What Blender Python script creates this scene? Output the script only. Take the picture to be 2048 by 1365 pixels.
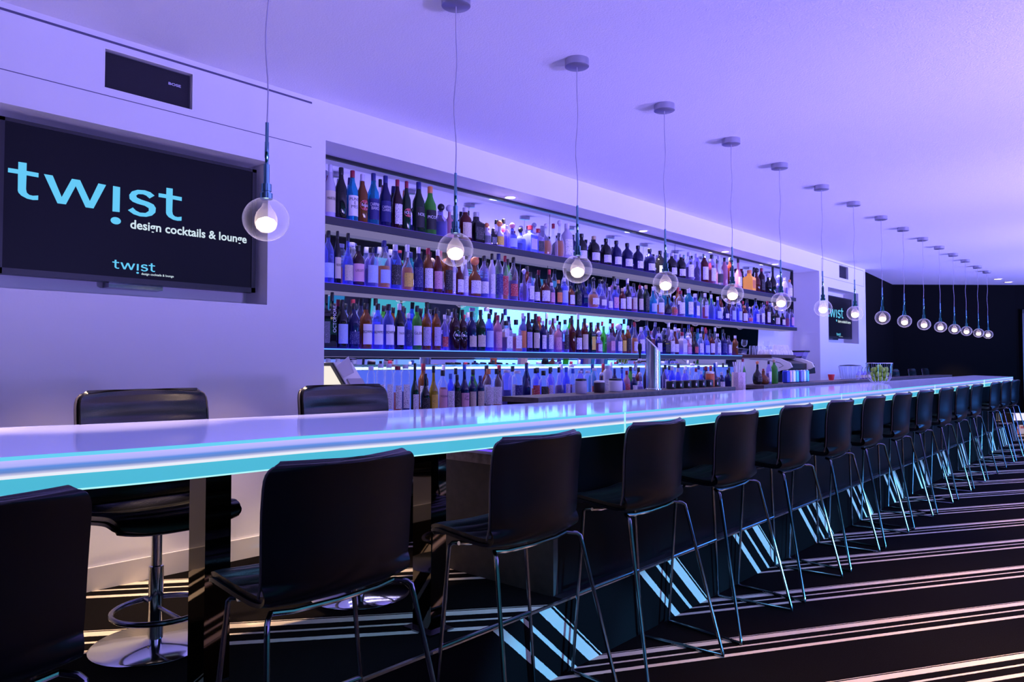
import bpy, math, random
from mathutils import Vector, Matrix
PI = math.pi
rnd = random.Random(7)
for o in list(bpy.data.objects): bpy.data.objects.remove(o)
SC = bpy.context.scene
C = SC.collection

# ------------------------------------------------------------------ camera
F_PX = 1450.0
yaw = math.atan((2330 - 1024) / F_PX)
pitch = math.atan((726 - 682.5) / F_PX)
cam_d = bpy.data.cameras.new('camera'); cam = bpy.data.objects.new('camera', cam_d); C.objects.link(cam)
cam_d.sensor_width = 36.0; cam_d.lens = 36.0 * F_PX / 2048; cam_d.clip_end = 100
cam.location = (0, 0, 1.28)
fwd = Vector((-math.sin(yaw) * math.cos(pitch), math.cos(yaw) * math.cos(pitch), math.sin(pitch)))
rgt = Vector((math.cos(yaw), math.sin(yaw), 0)); upv = rgt.cross(fwd)
cam.matrix_world = Matrix(((rgt.x, upv.x, -fwd.x, 0), (rgt.y, upv.y, -fwd.y, 0), (rgt.z, upv.z, -fwd.z, 1.28), (0, 0, 0, 1)))
SC.camera = cam
SC.view_settings.view_transform = 'Standard'; SC.view_settings.look = 'None'
SC.view_settings.gamma = 1.0; SC.view_settings.use_curve_mapping = False
SC.view_settings.exposure = 0.62

# ------------------------------------------------------------------ world
w = bpy.data.worlds.new('world'); SC.world = w; w.use_nodes = True
w.node_tree.nodes['Background'].inputs[0].default_value = (0.10, 0.07, 0.30, 1)
w.node_tree.nodes['Background'].inputs[1].default_value = 0.15

# ------------------------------------------------------------------ lights of the room, some of them added
def area(name, loc, size, sizey, power, col, direction, spread=None):
    l = bpy.data.lights.new(name, 'AREA'); l.shape = 'RECTANGLE'; l.size = size; l.size_y = sizey
    l.energy = power; l.color = col
    if spread: l.spread = math.radians(spread)
    o = bpy.data.objects.new(name, l); C.objects.link(o); o.location = loc
    d = Vector(direction).normalized()
    # local -Z -> d, keep local Y along world Y as far as possible
    z = -d; y = Vector((0, 1, 0)) if abs(d.y) < 0.9 else Vector((0, 0, 1))
    x = y.cross(z).normalized(); y = z.cross(x)
    o.rotation_euler = Matrix((x, y, z)).transposed().to_euler()
    return o
def spot(name, loc, power, col, angle, direction=(0, 0, -1), blend=0.6, rad=0.03):
    l = bpy.data.lights.new(name, 'SPOT'); l.energy = power; l.color = col
    l.spot_size = math.radians(angle); l.spot_blend = blend; l.shadow_soft_size = rad
    o = bpy.data.objects.new(name, l); C.objects.link(o); o.location = loc
    o.rotation_euler = Vector(direction).to_track_quat('-Z', 'Y').to_euler()
    return o
VIO = (0.42, 0.27, 1.0); WARM = (1.0, 0.72, 0.45); CYA = (0.25, 0.72, 1.0); BLU = (0.10, 0.12, 1.0)
for i, y in enumerate((-0.5, 2.5, 5.5, 8.5, 11.5, 14.5)):
    spot('added_violet_wash', (2.9, y, 1.0), (330, 850, 1350, 1450, 1450, 1300)[i], (0.31, 0.245, 1.0), 82, (-1.35, 0, 1), 0.9, 0.22)  # unseen spots added to wash the ceiling violet
for i in range(13):
    spot('added_riser_light', (3.6, 2.45 + i * 0.9, 0.15), 1500, (0.09, 0.44, 1.0), 15, (-1, 0, -0.065), 0.5, 0.03)  # row of unseen spots added to turn the riser stripes blue
area('counter_under_light', (-1.80, 7.6, 0.972), 0.06, 10.6, 4, (0.20, 0.55, 1.0), (0.0, 0, -1), 70)
area('counter_under_light', (-1.99, 1.5, 0.972), 0.06, 2.4, 2, (0.20, 0.50, 1.0), (0.0, 0, -1), 90)
for y in (0.2, 0.95, 1.7):
    spot('lounge_downlight', (-2.90, y, 2.70), 190, (1.0, 0.70, 0.46), 40)
for i, (x, y) in enumerate(((0.1, 2.7), (0.3, 4.8), (0.5, 7.2), (0.6, 9.6), (0.4, 12.4))):
    spot('room_downlight', (x, y, 2.70), 330 if i < 2 else 240, (1.0, 0.60, 0.26), 76)
for x, y in ((-2.76, 1.03), (-2.70, 1.82)):
    spot('stool_spot', (-1.5, y - 0.35, 2.70), 70, WARM, 13, (x + 1.5, 0.35, 1.10 - 2.70), 0.6)
area('added_blue_sheen', (3.9, 14.5, 1.2), 1.4, 6, 170, (0.06, 0.26, 1.0), (-1, 0, 0), 150)  # unseen light added for the blue sheen on the stool backs

# ------------------------------------------------------------------ materials
def mat(name, col=(0.5, 0.5, 0.5), rough=0.5, metal=0.0, emi=None, es=0.0, spec=0.5, coat=0.0, bump=0.0, bscale=60, var=0.0):
    m = bpy.data.materials.new(name); m.use_nodes = True
    n = m.node_tree.nodes; l = m.node_tree.links; p = n['Principled BSDF']
    p.inputs['Base Color'].default_value = (*col, 1); p.inputs['Roughness'].default_value = rough
    p.inputs['Metallic'].default_value = metal; p.inputs['Specular IOR Level'].default_value = spec
    if coat: p.inputs['Coat Weight'].default_value = coat; p.inputs['Coat Roughness'].default_value = 0.05
    if emi: p.inputs['Emission Color'].default_value = (*emi, 1); p.inputs['Emission Strength'].default_value = es
    if bump or var:
        g = n.new('ShaderNodeNewGeometry'); t = n.new('ShaderNodeTexNoise')
        t.inputs['Scale'].default_value = bscale; t.inputs['Detail'].default_value = 3
        l.new(g.outputs['Position'], t.inputs['Vector'])
        if bump:
            b = n.new('ShaderNodeBump'); b.inputs['Strength'].default_value = bump; b.inputs['Distance'].default_value = 0.004
            l.new(t.outputs['Fac'], b.inputs['Height']); l.new(b.outputs[0], p.inputs['Normal'])
        if var:
            r = n.new('ShaderNodeValToRGB'); l.new(t.outputs['Fac'], r.inputs[0])
            r.color_ramp.elements[0].color = (*[c * (1 - var) for c in col], 1); r.color_ramp.elements[0].position = 0.3
            r.color_ramp.elements[1].color = (*[min(1, c * (1 + var)) for c in col], 1); r.color_ramp.elements[1].position = 0.7
            l.new(r.outputs[0], p.inputs['Base Color'])
    return m
def emit(name, col, s):
    m = bpy.data.materials.new(name); m.use_nodes = True; n = m.node_tree.nodes; n.clear()
    e = n.new('ShaderNodeEmission'); o = n.new('ShaderNodeOutputMaterial')
    e.inputs[0].default_value = (*col, 1); e.inputs[1].default_value = s * 0.66
    m.node_tree.links.new(e.outputs[0], o.inputs[0]); return m
def glass(name, tint, edge, base=0.16, edgef=0.75, rough=0.03, pw=1.5):
    """thin tinted glass: see-through in the middle, catching light towards its rim"""
    m = bpy.data.materials.new(name); m.use_nodes = True; n = m.node_tree.nodes; l = m.node_tree.links
    p = n['Principled BSDF']; o = n['Material Output']
    p.inputs['Base Color'].default_value = (*edge, 1); p.inputs['Roughness'].default_value = rough
    p.inputs['Specular IOR Level'].default_value = 0.9
    t = n.new('ShaderNodeBsdfTransparent'); t.inputs[0].default_value = (*tint, 1)
    lw = n.new('ShaderNodeLayerWeight'); lw.inputs[0].default_value = 0.35
    mr = n.new('ShaderNodeMapRange'); mr.inputs[3].default_value = base; mr.inputs[4].default_value = edgef
    mx = n.new('ShaderNodeMixShader')
    pm = n.new('ShaderNodeMath'); pm.operation = 'POWER'; pm.inputs[1].default_value = pw; l.new(lw.outputs['Facing'], pm.inputs[0]); l.new(pm.outputs[0], mr.inputs[0]); l.new(mr.outputs[0], mx.inputs[0])
    l.new(t.outputs[0], mx.inputs[1]); l.new(p.outputs[0], mx.inputs[2]); l.new(mx.outputs[0], o.inputs[0])
    return m
def carpet(name, kx, kz, off):
    """black carpet with bundles of pale stripes one metre apart"""
    m = bpy.data.materials.new(name); m.use_nodes = True; n = m.node_tree.nodes; l = m.node_tree.links
    p = n['Principled BSDF']; g = n.new('ShaderNodeNewGeometry'); s = n.new('ShaderNodeSeparateXYZ')
    l.new(g.outputs['Position'], s.inputs[0])
    def M(op, a, b):
        q = n.new('ShaderNodeMath'); q.operation = op
        for i, v in enumerate((a, b)):
            if v is None: continue
            if isinstance(v, (int, float)): q.inputs[i].default_value = v
            else: l.new(v, q.inputs[i])
        return q.outputs[0]
    nz = n.new('ShaderNodeTexNoise'); nz.inputs['Scale'].default_value = 45; nz.inputs['Detail'].default_value = 3
    l.new(g.outputs['Position'], nz.inputs['Vector'])
    x = M('MULTIPLY', M('ADD', s.outputs[0], 1.865), kx); z = M('MULTIPLY', s.outputs[2], kz)
    v = M('ADD', M('ADD', M('ADD', s.outputs[1], x), z), off - 0.30)
    v = M('ADD', v, M('MULTIPLY', M('SUBTRACT', nz.outputs['Fac'], 0.5), 0.008))
    fr = M('FRACT', v, None)
    r = n.new('ShaderNodeValToRGB'); r.color_ramp.interpolation = 'CONSTANT'; l.new(fr, r.inputs[0])
    W = (0.62, 0.53, 0.40, 1); K = (0.005, 0.004, 0.004, 1)
    stops = [(0, W), (.048, K), (.150, W), (.176, K), (.262, W), (.338, K), (.352, W), (.363, K)]
    e = r.color_ramp.elements
    e[0].position = 0; e[0].color = W; e[1].position = 1; e[1].color = K
    for ps, c in stops[1:]:
        q = e.new(ps); q.color = c
    l.new(r.outputs[0], p.inputs['Base Color']); p.inputs['Roughness'].default_value = 0.95
    p.inputs['Specular IOR Level'].default_value = 0.02
    f = n.new('ShaderNodeTexNoise'); f.inputs['Scale'].default_value = 400; l.new(g.outputs['Position'], f.inputs['Vector'])
    b = n.new('ShaderNodeBump'); b.inputs['Strength'].default_value = 0.5; b.inputs['Distance'].default_value = 0.004
    l.new(f.outputs['Fac'], b.inputs['Height']); l.new(b.outputs[0], p.inputs['Normal'])
    return m
def printed(name, col, ink, dens=0.56):
    """paper label with small unreadable print"""
    m = bpy.data.materials.new(name); m.use_nodes = True; n = m.node_tree.nodes; l = m.node_tree.links
    p = n['Principled BSDF']; g = n.new('ShaderNodeNewGeometry'); mp = n.new('ShaderNodeMapping')
    mp.inputs['Scale'].default_value = (200, 200, 420); l.new(g.outputs['Position'], mp.inputs[0])
    t = n.new('ShaderNodeTexNoise'); t.inputs['Scale'].default_value = 1.0; t.inputs['Detail'].default_value = 4
    l.new(mp.outputs[0], t.inputs['Vector'])
    r = n.new('ShaderNodeValToRGB'); l.new(t.outputs['Fac'], r.inputs[0])
    r.color_ramp.elements[0].position = dens; r.color_ramp.elements[0].color = (*col, 1)
    r.color_ramp.elements[1].position = dens + 0.04; r.color_ramp.elements[1].color = (*ink, 1)
    l.new(r.outputs[0], p.inputs['Base Color']); p.inputs['Roughness'].default_value = 0.6
    return m

M_wall = mat('painted_wall', (0.78, 0.76, 0.78), 0.75, bump=0.08, bscale=90)
M_wall_low = mat('painted_skirting', (0.66, 0.63, 0.61), 0.6)
M_groove = mat('shadow_gap', (0.10, 0.09, 0.16), 0.8)
M_ceil = mat('textured_ceiling', (0.90, 0.88, 0.94), 0.9, bump=0.55, bscale=130)
M_dark_wall = mat('dark_wall', (0.003, 0.003, 0.003), 0.8, spec=0.06, bump=0.1)
M_black = mat('black_plastic', (0.012, 0.012, 0.014), 0.35)
M_floor = carpet('striped_carpet', -1.65, 0.0, 0.0)
M_riser = carpet('striped_carpet_riser', 0.0, 1.157, 0.0)
M_plat = carpet('striped_carpet_upper', -1.26, 0.0, 0.347)
M_chrome = mat('chrome', (0.75, 0.78, 0.82), 0.10, 1.0)
M_chrome_d = mat('dark_chrome', (0.22, 0.23, 0.26), 0.20, 1.0)
M_teal_chrome = mat('blued_chrome', (0.16, 0.34, 0.42), 0.12, 1.0)
M_piping = mat('piping_highlight', (0.10, 0.085, 0.08), 0.25, spec=0.8)  # piping made paler than the shell to stand for its edge highlight
M_nickel = mat('satin_nickel', (0.40, 0.39, 0.46), 0.3, 0.7)
M_trim = mat('metal_edge', (0.55, 0.55, 0.58), 0.25, 1.0)
M_leather = mat('black_leather', (0.004, 0.0035, 0.004), 0.30, spec=0.6, bump=0.2, bscale=260)
M_shell = mat('black_shell', (0.0025, 0.003, 0.005), 0.28, spec=0.22)
M_gloss = mat('black_gloss', (0.01, 0.01, 0.012), 0.04, spec=1.0, coat=1.0)
M_mirror = mat('mirror', (0.80, 0.84, 0.90), 0.015, 1.0)
M_post = mat('dark_mirror', (0.07, 0.065, 0.065), 0.03, 1.0)
M_shelf = mat('dark_shelf', (0.022, 0.020, 0.032), 0.45)
M_shelf_under = emit('underside_glow', (0.40, 0.35, 0.78), 0.45)  # light on the shelf undersides put in as a glow of their own
M_bar = mat('black_bar_front', (0.002, 0.002, 0.002), 0.4, spec=0.08, var=0.3, bscale=12)
M_wood = mat('grey_oak', (0.30, 0.24, 0.19), 0.5, var=0.35, bscale=35)
M_wood_d = mat('dark_oak', (0.10, 0.075, 0.07), 0.5, var=0.3, bscale=30)
M_steel = mat('brushed_steel', (0.66, 0.66, 0.70), 0.22, 1.0)
M_white = mat('white_enamel', (0.82, 0.80, 0.78), 0.3)
M_paper = mat('paper', (0.70, 0.66, 0.72), 0.8)
M_screen = mat('display_panel', (0.003, 0.003, 0.006), 0.3, emi=(0.010, 0.010, 0.03), es=0.15, spec=0.12)
M_cyan_ink = emit('display_cyan', (0.14, 0.62, 0.98), 0.95)
M_white_ink = emit('display_white', (0.72, 0.88, 1.0), 0.9)
M_logo_grey = mat('silver_lettering', (0.6, 0.6, 0.7), 0.4)
M_led_blue = emit('blue_led', (0.05, 0.035, 1.0), 2.6)
M_led_sky = emit('sky_led', (0.10, 0.33, 1.0), 1.6)
M_led_vio = emit('violet_led', (0.16, 0.08, 1.0), 1.1)
M_led_white = emit('white_led', (0.40, 0.60, 1.0), 2.2)
M_down = emit('downlight_lens', (1.0, 0.88, 0.80), 6)
M_down_warm = emit('warm_downlight_lens', (1.0, 0.72, 0.45), 7)
M_bulb = emit('lamp_glow', (1.0, 0.84, 0.56), 9)
M_globe = glass('clear_globe', (0.99, 0.99, 1.0), (0.88, 0.86, 0.95), 0.03, 0.95, 0.03, 2.5)
M_frost = glass('frosted_cup', (0.97, 0.95, 0.96), (0.85, 0.78, 0.82), 0.10, 0.6, 0.2)
M_label_tube = None

# ------------------------------------------------------------------ mesh building
class MB:
    def __init__(s): s.v = []; s.f = []; s.mi = []; s.cm = 0
    def add(s, vs, fs):
        b = len(s.v); s.v += [tuple(q) for q in vs]; s.f += [tuple(b + i for i in q) for q in fs]; s.mi += [s.cm] * len(fs); return s
    def box(s, x0, x1, y0, y1, z0, z1):
        x0, x1 = min(x0, x1), max(x0, x1); y0, y1 = min(y0, y1), max(y0, y1); z0, z1 = min(z0, z1), max(z0, z1)
        return s.add([(x0, y0, z0), (x1, y0, z0), (x1, y1, z0), (x0, y1, z0), (x0, y0, z1), (x1, y0, z1), (x1, y1, z1), (x0, y1, z1)],
                     [(0, 3, 2, 1), (4, 5, 6, 7), (0, 1, 5, 4), (1, 2, 6, 5), (2, 3, 7, 6), (3, 0, 4, 7)])
    def lathe(s, prof, seg=24, cx=0, cy=0, z0=0, cap=True, sq=0.0):
        vs = []; fs = []; n = len(prof)
        for r, z in prof:
            for k in range(seg):
                a = 2 * PI * (k + 0.5) / seg; c, d = math.cos(a), math.sin(a)
                if sq:
                    q = 1 / max(abs(c), abs(d)); m_ = 1 + (q - 1) * sq; c *= m_ * 0.9; d *= m_ * 0.9
                vs.append((cx + r * c, cy + r * d, z0 + z))
        for i in range(n - 1):
            for k in range(seg):
                k2 = (k + 1) % seg; fs.append((i * seg + k, i * seg + k2, (i + 1) * seg + k2, (i + 1) * seg + k))
        if cap:
            fs.append(tuple(range(seg - 1, -1, -1))); fs.append(tuple((n - 1) * seg + k for k in range(seg)))
        return s.add(vs, fs)
    def tube(s, pts, r, seg=10, closed=False):
        pts = [Vector(p) for p in pts]; n = len(pts); vs = []; fs = []; prev = None
        for i, p in enumerate(pts):
            if closed: t = pts[(i + 1) % n] - pts[i - 1]
            else: t = pts[min(i + 1, n - 1)] - pts[max(i - 1, 0)]
            t.normalize()
            if prev is None:
                a = Vector((0, 0, 1)) if abs(t.z) < 0.9 else Vector((1, 0, 0))
                u = t.cross(a).normalized()
            else: u = (prev - t * prev.dot(t)).normalized()
            prev = u; v = t.cross(u)
            for k in range(seg):
                an = 2 * PI * k / seg; vs.append(p + u * (r * math.cos(an)) + v * (r * math.sin(an)))
        m = n if closed else n - 1
        for i in range(m):
            j = (i + 1) % n
            for k in range(seg):
                k2 = (k + 1) % seg; fs.append((i * seg + k, i * seg + k2, j * seg + k2, j * seg + k))
        if not closed:
            fs.append(tuple(range(seg - 1, -1, -1))); fs.append(tuple((n - 1) * seg + k for k in range(seg)))
        return s.add(vs, fs)
    def sphere(s, c, r, seg=24, rings=14, zs=1.0, t0=0.0, t1=PI):
        vs = []; fs = []
        for i in range(rings + 1):
            t = t0 + (t1 - t0) * i / rings
            for k in range(seg):
                a = 2 * PI * k / seg
                vs.append((c[0] + r * math.sin(t) * math.cos(a), c[1] + r * math.sin(t) * math.sin(a), c[2] + r * zs * math.cos(t)))
        for i in range(rings):
            for k in range(seg):
                k2 = (k + 1) % seg; fs.append((i * seg + k, (i + 1) * seg + k, (i + 1) * seg + k2, i * seg + k2))
        return s.add(vs, fs)
    def prism(s, poly, axis, a0, a1):
        """extrude a 2-D polygon along axis: 'x' -> poly in (y,z), 'y' -> (x,z), 'z' -> (x,y)"""
        n = len(poly)
        def P(q, a): return (a, q[0], q[1]) if axis == 'x' else (q[0], a, q[1]) if axis == 'y' else (q[0], q[1], a)
        vs = [P(q, a0) for q in poly] + [P(q, a1) for q in poly]
        fs = [tuple(range(n)), tuple(range(2 * n - 1, n - 1, -1))] + [(i, n + i, n + (i + 1) % n, (i + 1) % n) for i in range(n)]
        return s.add(vs, fs)
    def mesh(s, name, smooth=True, ang=35):
        me = bpy.data.meshes.new(name); me.from_pydata(s.v, [], s.f)
        import bmesh
        bm = bmesh.new(); bm.from_mesh(me)
        for f, i in zip(bm.faces, s.mi): f.material_index = i
        bmesh.ops.recalc_face_normals(bm, faces=bm.faces)
        if smooth:
            th = math.radians(ang)
            for f in bm.faces: f.smooth = True
            for e in bm.edges:
                if len(e.link_faces) != 2 or e.calc_face_angle(0) > th: e.smooth = False
        bm.to_mesh(me); bm.free(); me.update(); return me
def ob(name, me, m=None, parent=None, loc=None, rot=None):
    if isinstance(me, MB): me = me.mesh(name)
    o = bpy.data.objects.new(name, me); C.objects.link(o)
    ms = m if isinstance(m, (list, tuple)) else [m]
    if m is not None:
        if len(me.materials) == 0:
            for q in ms: me.materials.append(q)
        else:
            o.material_slots[0].link = 'OBJECT'; o.material_slots[0].material = ms[0]
    if parent is not None: o.parent = parent
    if loc: o.location = loc
    if rot: o.rotation_euler = rot
    return o
def struct(name, me, m):
    o = ob(name, me, m); o['kind'] = 'structure'; return o
def tag(o, label, cat, group=None, kind=None):
    o['label'] = label; o['category'] = cat
    if group: o['group'] = group
    if kind: o['kind'] = kind
    return o
def thing(name, label, cat, loc=(0, 0, 0), rotz=0.0, group=None):
    o = bpy.data.objects.new(name, None); o.empty_display_size = 0.05; C.objects.link(o)
    o.location = loc; o.rotation_euler = (0, 0, rotz); return tag(o, label, cat, group)
def dup(root, loc, rotz=None, label=None):
    r = root.copy(); C.objects.link(r); r.location = loc
    if rotz is not None: r.rotation_euler = (0, 0, rotz)
    if label: r['label'] = label
    for ch in list(root.children):
        c = ch.copy(); C.objects.link(c); c.parent = r
        for g in ch.children:
            d = g.copy(); C.objects.link(d); d.parent = c
    return r
FONT = {}
def text_mesh(txt, height, align='CENTER', wide=1.0, wrap=None, thick=0.0006, bold=0.0):
    """letters in the local Y (right) / Z (up) plane facing +X; wrap = radius bends them round a bottle"""
    cu = bpy.data.curves.new('t', 'FONT'); cu.body = txt; cu.size = height; cu.align_x = align; cu.align_y = 'CENTER'
    cu.resolution_u = 3; cu.offset = bold; cu.space_line = 0.85
    to = bpy.data.objects.new('t', cu); C.objects.link(to)
    bpy.context.view_layer.update()
    me = bpy.data.meshes.new_from_object(to.evaluated_get(bpy.context.evaluated_depsgraph_get()))
    bpy.data.objects.remove(to); bpy.data.curves.remove(cu)
    for v in me.vertices:
        x, y = v.co.x * wide, v.co.y
        if wrap: v.co = (wrap * math.cos(x / wrap), wrap * math.sin(x / wrap), y)
        else: v.co = (thick, x, y)
    me.update(); me.materials.clear(); return me
def ordinal(n):
    names = ['zeroth', 'first', 'second', 'third', 'fourth', 'fifth', 'sixth', 'seventh', 'eighth', 'ninth', 'tenth', 'eleventh', 'twelfth',
             'thirteenth', 'fourteenth', 'fifteenth', 'sixteenth', 'seventeenth', 'eighteenth', 'nineteenth']
    if n < 20: return names[n]
    tens = {2: 'twenty', 3: 'thirty', 4: 'forty', 5: 'fifty', 6: 'sixty'}
    if n % 10 == 0: return {2: 'twentieth', 3: 'thirtieth', 4: 'fortieth', 5: 'fiftieth', 6: 'sixtieth'}[n // 10]
    return tens[n // 10] + '-' + names[n % 10]

# ------------------------------------------------------------------ room shell
CZ = 2.735; XW = -3.45; ZP = 0.30
fl = MB(); XR = 4.0
fl.cm = 0; fl.add([(-1.865, -3.5, 0), (XR, -3.5, 0), (XR, 21, 0), (-1.865, 21, 0)], [(0, 1, 2, 3)])
fl.cm = 1; fl.add([(-1.865, -3.5, 0), (-1.865, 14.7, 0), (-1.865, 14.7, ZP), (-1.865, -3.5, ZP)], [(0, 1, 2, 3)])
fl.cm = 2; fl.add([(-4.4, -3.5, ZP), (-1.865, -3.5, ZP), (-1.865, 14.7, ZP), (-4.4, 14.7, ZP)], [(0, 1, 2, 3)])
fl.cm = 1; fl.add([(-4.4, 14.7, 0), (-1.865, 14.7, 0), (-1.865, 14.7, ZP), (-4.4, 14.7, ZP)], [(0, 1, 2, 3)])
fl.cm = 0; fl.add([(-6.0, 14.7, 0), (-1.865, 14.7, 0), (-1.865, 21, 0), (-6.0, 21, 0)], [(0, 1, 2, 3)])
struct('floor', fl.mesh('floor', False), [M_floor, M_riser, M_plat])
struct('ceiling', MB().box(-6.0, XR + 0.2, -3.7, 21, CZ, CZ + 0.12), M_ceil)
struct('trim_1', MB().box(-1.871, -1.858, -3.5, 14.7, ZP - 0.006, ZP + 0.003), M_trim)

def wall_with_niches(x, y0, y1, z0, z1, holes):
    """wall in the plane X=x with boxed recesses (ya,yb,za,zb,depth)"""
    mb = MB(); ys = sorted({y0, y1} | {h[0] for h in holes} | {h[1] for h in holes}); zs = sorted({z0, z1} | {h[2] for h in holes} | {h[3] for h in holes})
    for i in range(len(ys) - 1):
        for j in range(len(zs) - 1):
            ym, zm = (ys[i] + ys[i + 1]) / 2, (zs[j] + zs[j + 1]) / 2
            if any(h[0] < ym < h[1] and h[2] < zm < h[3] for h in holes): continue
            mb.add([(x, ys[i], zs[j]), (x, ys[i + 1], zs[j]), (x, ys[i + 1], zs[j + 1]), (x, ys[i], zs[j + 1])], [(0, 1, 2, 3)])
    for a, b, c, d, dp in holes:
        X = x - dp
        mb.add([(X, a, c), (X, b, c), (X, b, d), (X, a, d), (x, a, c), (x, b, c), (x, b, d), (x, a, d)],
               [(0, 1, 2, 3), (0, 4, 5, 1), (1, 5, 6, 2), (2, 6, 7, 3), (3, 7, 4, 0)])
    mb.box(x - 0.48, x - 0.42, y0, y1, z0, z1)
    return mb
TVH = [(0.30, 1.935, 1.58, 2.325, 0.22), (10.37, 11.70, 1.565, 2.33, 0.22)]
NI = (2.28, 10.03, ZP + 0.02, 2.52, 0.36)
SPK = [(1.143, 1.538, 2.492, 2.672, 0.06), (10.84, 11.24, 2.50, 2.69, 0.06)]
wl = wall_with_niches(XW, -3.5, 12.03, ZP, CZ, TVH + [NI] + SPK)
struct('wall_left', wl.mesh('wall_left', False), M_wall)
struct('wall_left', MB().box(XW - 0.48, XW, 12.03, 12.06, 0, CZ), M_wall)
struct('baseboard_left', MB().box(XW, XW + 0.012, -3.5, 2.28, ZP, ZP + 0.10), M_wall_low)
# slim shadow gaps round the access panels above the displays
for k, (a, b) in enumerate(((-2.0, 2.19), (10.12, 11.98))):
    struct('trim_%d' % (k + 2), MB().box(XW, XW + 0.0015, a, b, 2.700, 2.710 if k == 0 else 2.704), M_groove)
    g = MB().box(XW, XW + 0.0012, a, b, 2.459, 2.4622)
    if k: g.box(XW, XW + 0.0012, b, b + 0.0015, 2.459, 2.70)
    if k: g.box(XW, XW + 0.0012, a, a + 0.006, 2.459, 2.70)
    struct('trim_%d' % (k + 4), g, M_groove)
# dark walls past the end of the bar
def quadwall(name, x0, y0, x1, y1, z1, m, z0=0.0, th=0.08):
    d = Vector((x1 - x0, y1 - y0, 0)).normalized(); nrm = Vector((-d.y, d.x, 0)) * th
    return struct(name, MB().add([(x0, y0, z0), (x1, y1, z0), (x1 + nrm.x, y1 + nrm.y, z0), (x0 + nrm.x, y0 + nrm.y, z0),
        (x0, y0, z1), (x1, y1, z1), (x1 + nrm.x, y1 + nrm.y, z1), (x0 + nrm.x, y0 + nrm.y, z1)],
        [(0, 1, 2, 3), (4, 5, 6, 7), (0, 1, 5, 4), (1, 2, 6, 5), (2, 3, 7, 6), (3, 0, 4, 7)]), m)
quadwall('wall_far_left', -3.51, 12.07, -3.74, 14.72, CZ, M_dark_wall)
quadwall('wall_far', -3.74, 14.72, -2.06, 16.34, CZ, M_dark_wall)
quadwall('wall_far_right', -2.06, 16.34, XR, 20.9, CZ, M_dark_wall)
dr = MB(); dr.box(0, 0.9, -0.02, 0.0, 0, 2.2); dr.box(-0.07, 0, -0.05, 0.02, 0, 2.27); dr.box(0.9, 0.97, -0.05, 0.02, 0, 2.27); dr.box(-0.07, 0.97, -0.05, 0.02, 2.2, 2.27)
M_door = mat('dark_door', (0.02, 0.012, 0.012), 0.3)
d1 = struct('door_1', dr, M_door); d1.location = (-1.93, 16.42, 0); d1.rotation_euler = (0, 0, math.atan2(4.56, 6.06))
# wall on the guests' side with its lit panes, seen in the mirror behind the bottles
M_room = mat('charcoal_wall', (0.03, 0.028, 0.036), 0.7)
struct('wall_right', MB().box(XR, XR + 0.1, -3.5, 20.8, 0, CZ), M_room)
struct('wall_back', MB().box(-3.94, XR, -3.6, -3.5, 0, CZ), M_room)
M_pane = emit('cyan_pane', (0.08, 0.55, 0.75), 0.85)
M_pane_b = emit('blue_pane', (0.03, 0.22, 0.60), 0.9)
wi = 0
for y, wd in ((-1.6, 1.2), (0.3, 1.3), (2.2, 0.5), (3.3, 1.6), (5.6, 1.2), (7.4, 0.6), (8.6, 1.5), (11.0, 1.3), (13.2, 1.2)):
    wi += 1
    p = MB().box(XR - 0.012, XR - 0.002, y, y + wd, 0.75, 2.45)
    struct('window_%d' % wi, p, M_pane if wi % 3 else M_pane_b)
    fr = MB()
    for q in (y - 0.04, y + wd / 2 - 0.02, y + wd): fr.box(XR - 0.04, XR - 0.012, q, q + 0.04, 0.70, 2.50)
    for z in (0.70, 1.25, 1.85, 2.45): fr.box(XR - 0.04, XR - 0.012, y - 0.04, y + wd + 0.04, z, z + 0.05)
    if wi % 2 == 0 or wi == 5:
        for k in range(9): fr.box(XR - 0.035, XR - 0.013, y, y + wd, 1.92 + k * 0.06, 1.95 + k * 0.06)
    struct('trim_%d' % (10 + wi), fr, M_black)

# ------------------------------------------------------------------ ceiling downlights
def downlight(label, x, y, z, warm=False, r=0.045):
    t = thing('recessed_downlight', label, 'ceiling light', (x, y, z), 0, 'recessed downlights')
    ob('trim_ring', MB().lathe([(r, 0), (r + 0.012, 0), (r + 0.012, -0.004), (r, -0.004)], 24, cap=False), M_white, t)
    ob('lens', MB().lathe([(r, -0.001), (r * 0.9, -0.0025)], 24), M_down_warm if warm else M_down, t)
    return t
# niche soffit downlights (with the lamp light each gives)
for k, (x, y, s) in enumerate(((-3.62, 4.00, 'first'), (-3.62, 5.86, 'second'), (-3.62, 7.57, 'third'), (-3.62, 8.96, 'fourth'))):
    downlight('round recessed downlight over the top bottle shelf, %s from the left' % s, x, y, 2.519, r=0.04)
    spot('niche_spot', (x, y, 2.50), 30, (1.0, 0.86, 0.80), 110)
downlight('left one of two recessed lights in the ceiling by the dark far wall', -2.13, 14.98, CZ - 0.001, True, 0.06)
downlight('right one of two recessed lights in the ceiling by the dark far wall', -2.07, 15.66, CZ - 0.001, True, 0.06)
spot('far_spot', (-2.1, 15.0, 2.69), 40, WARM, 60)

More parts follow.
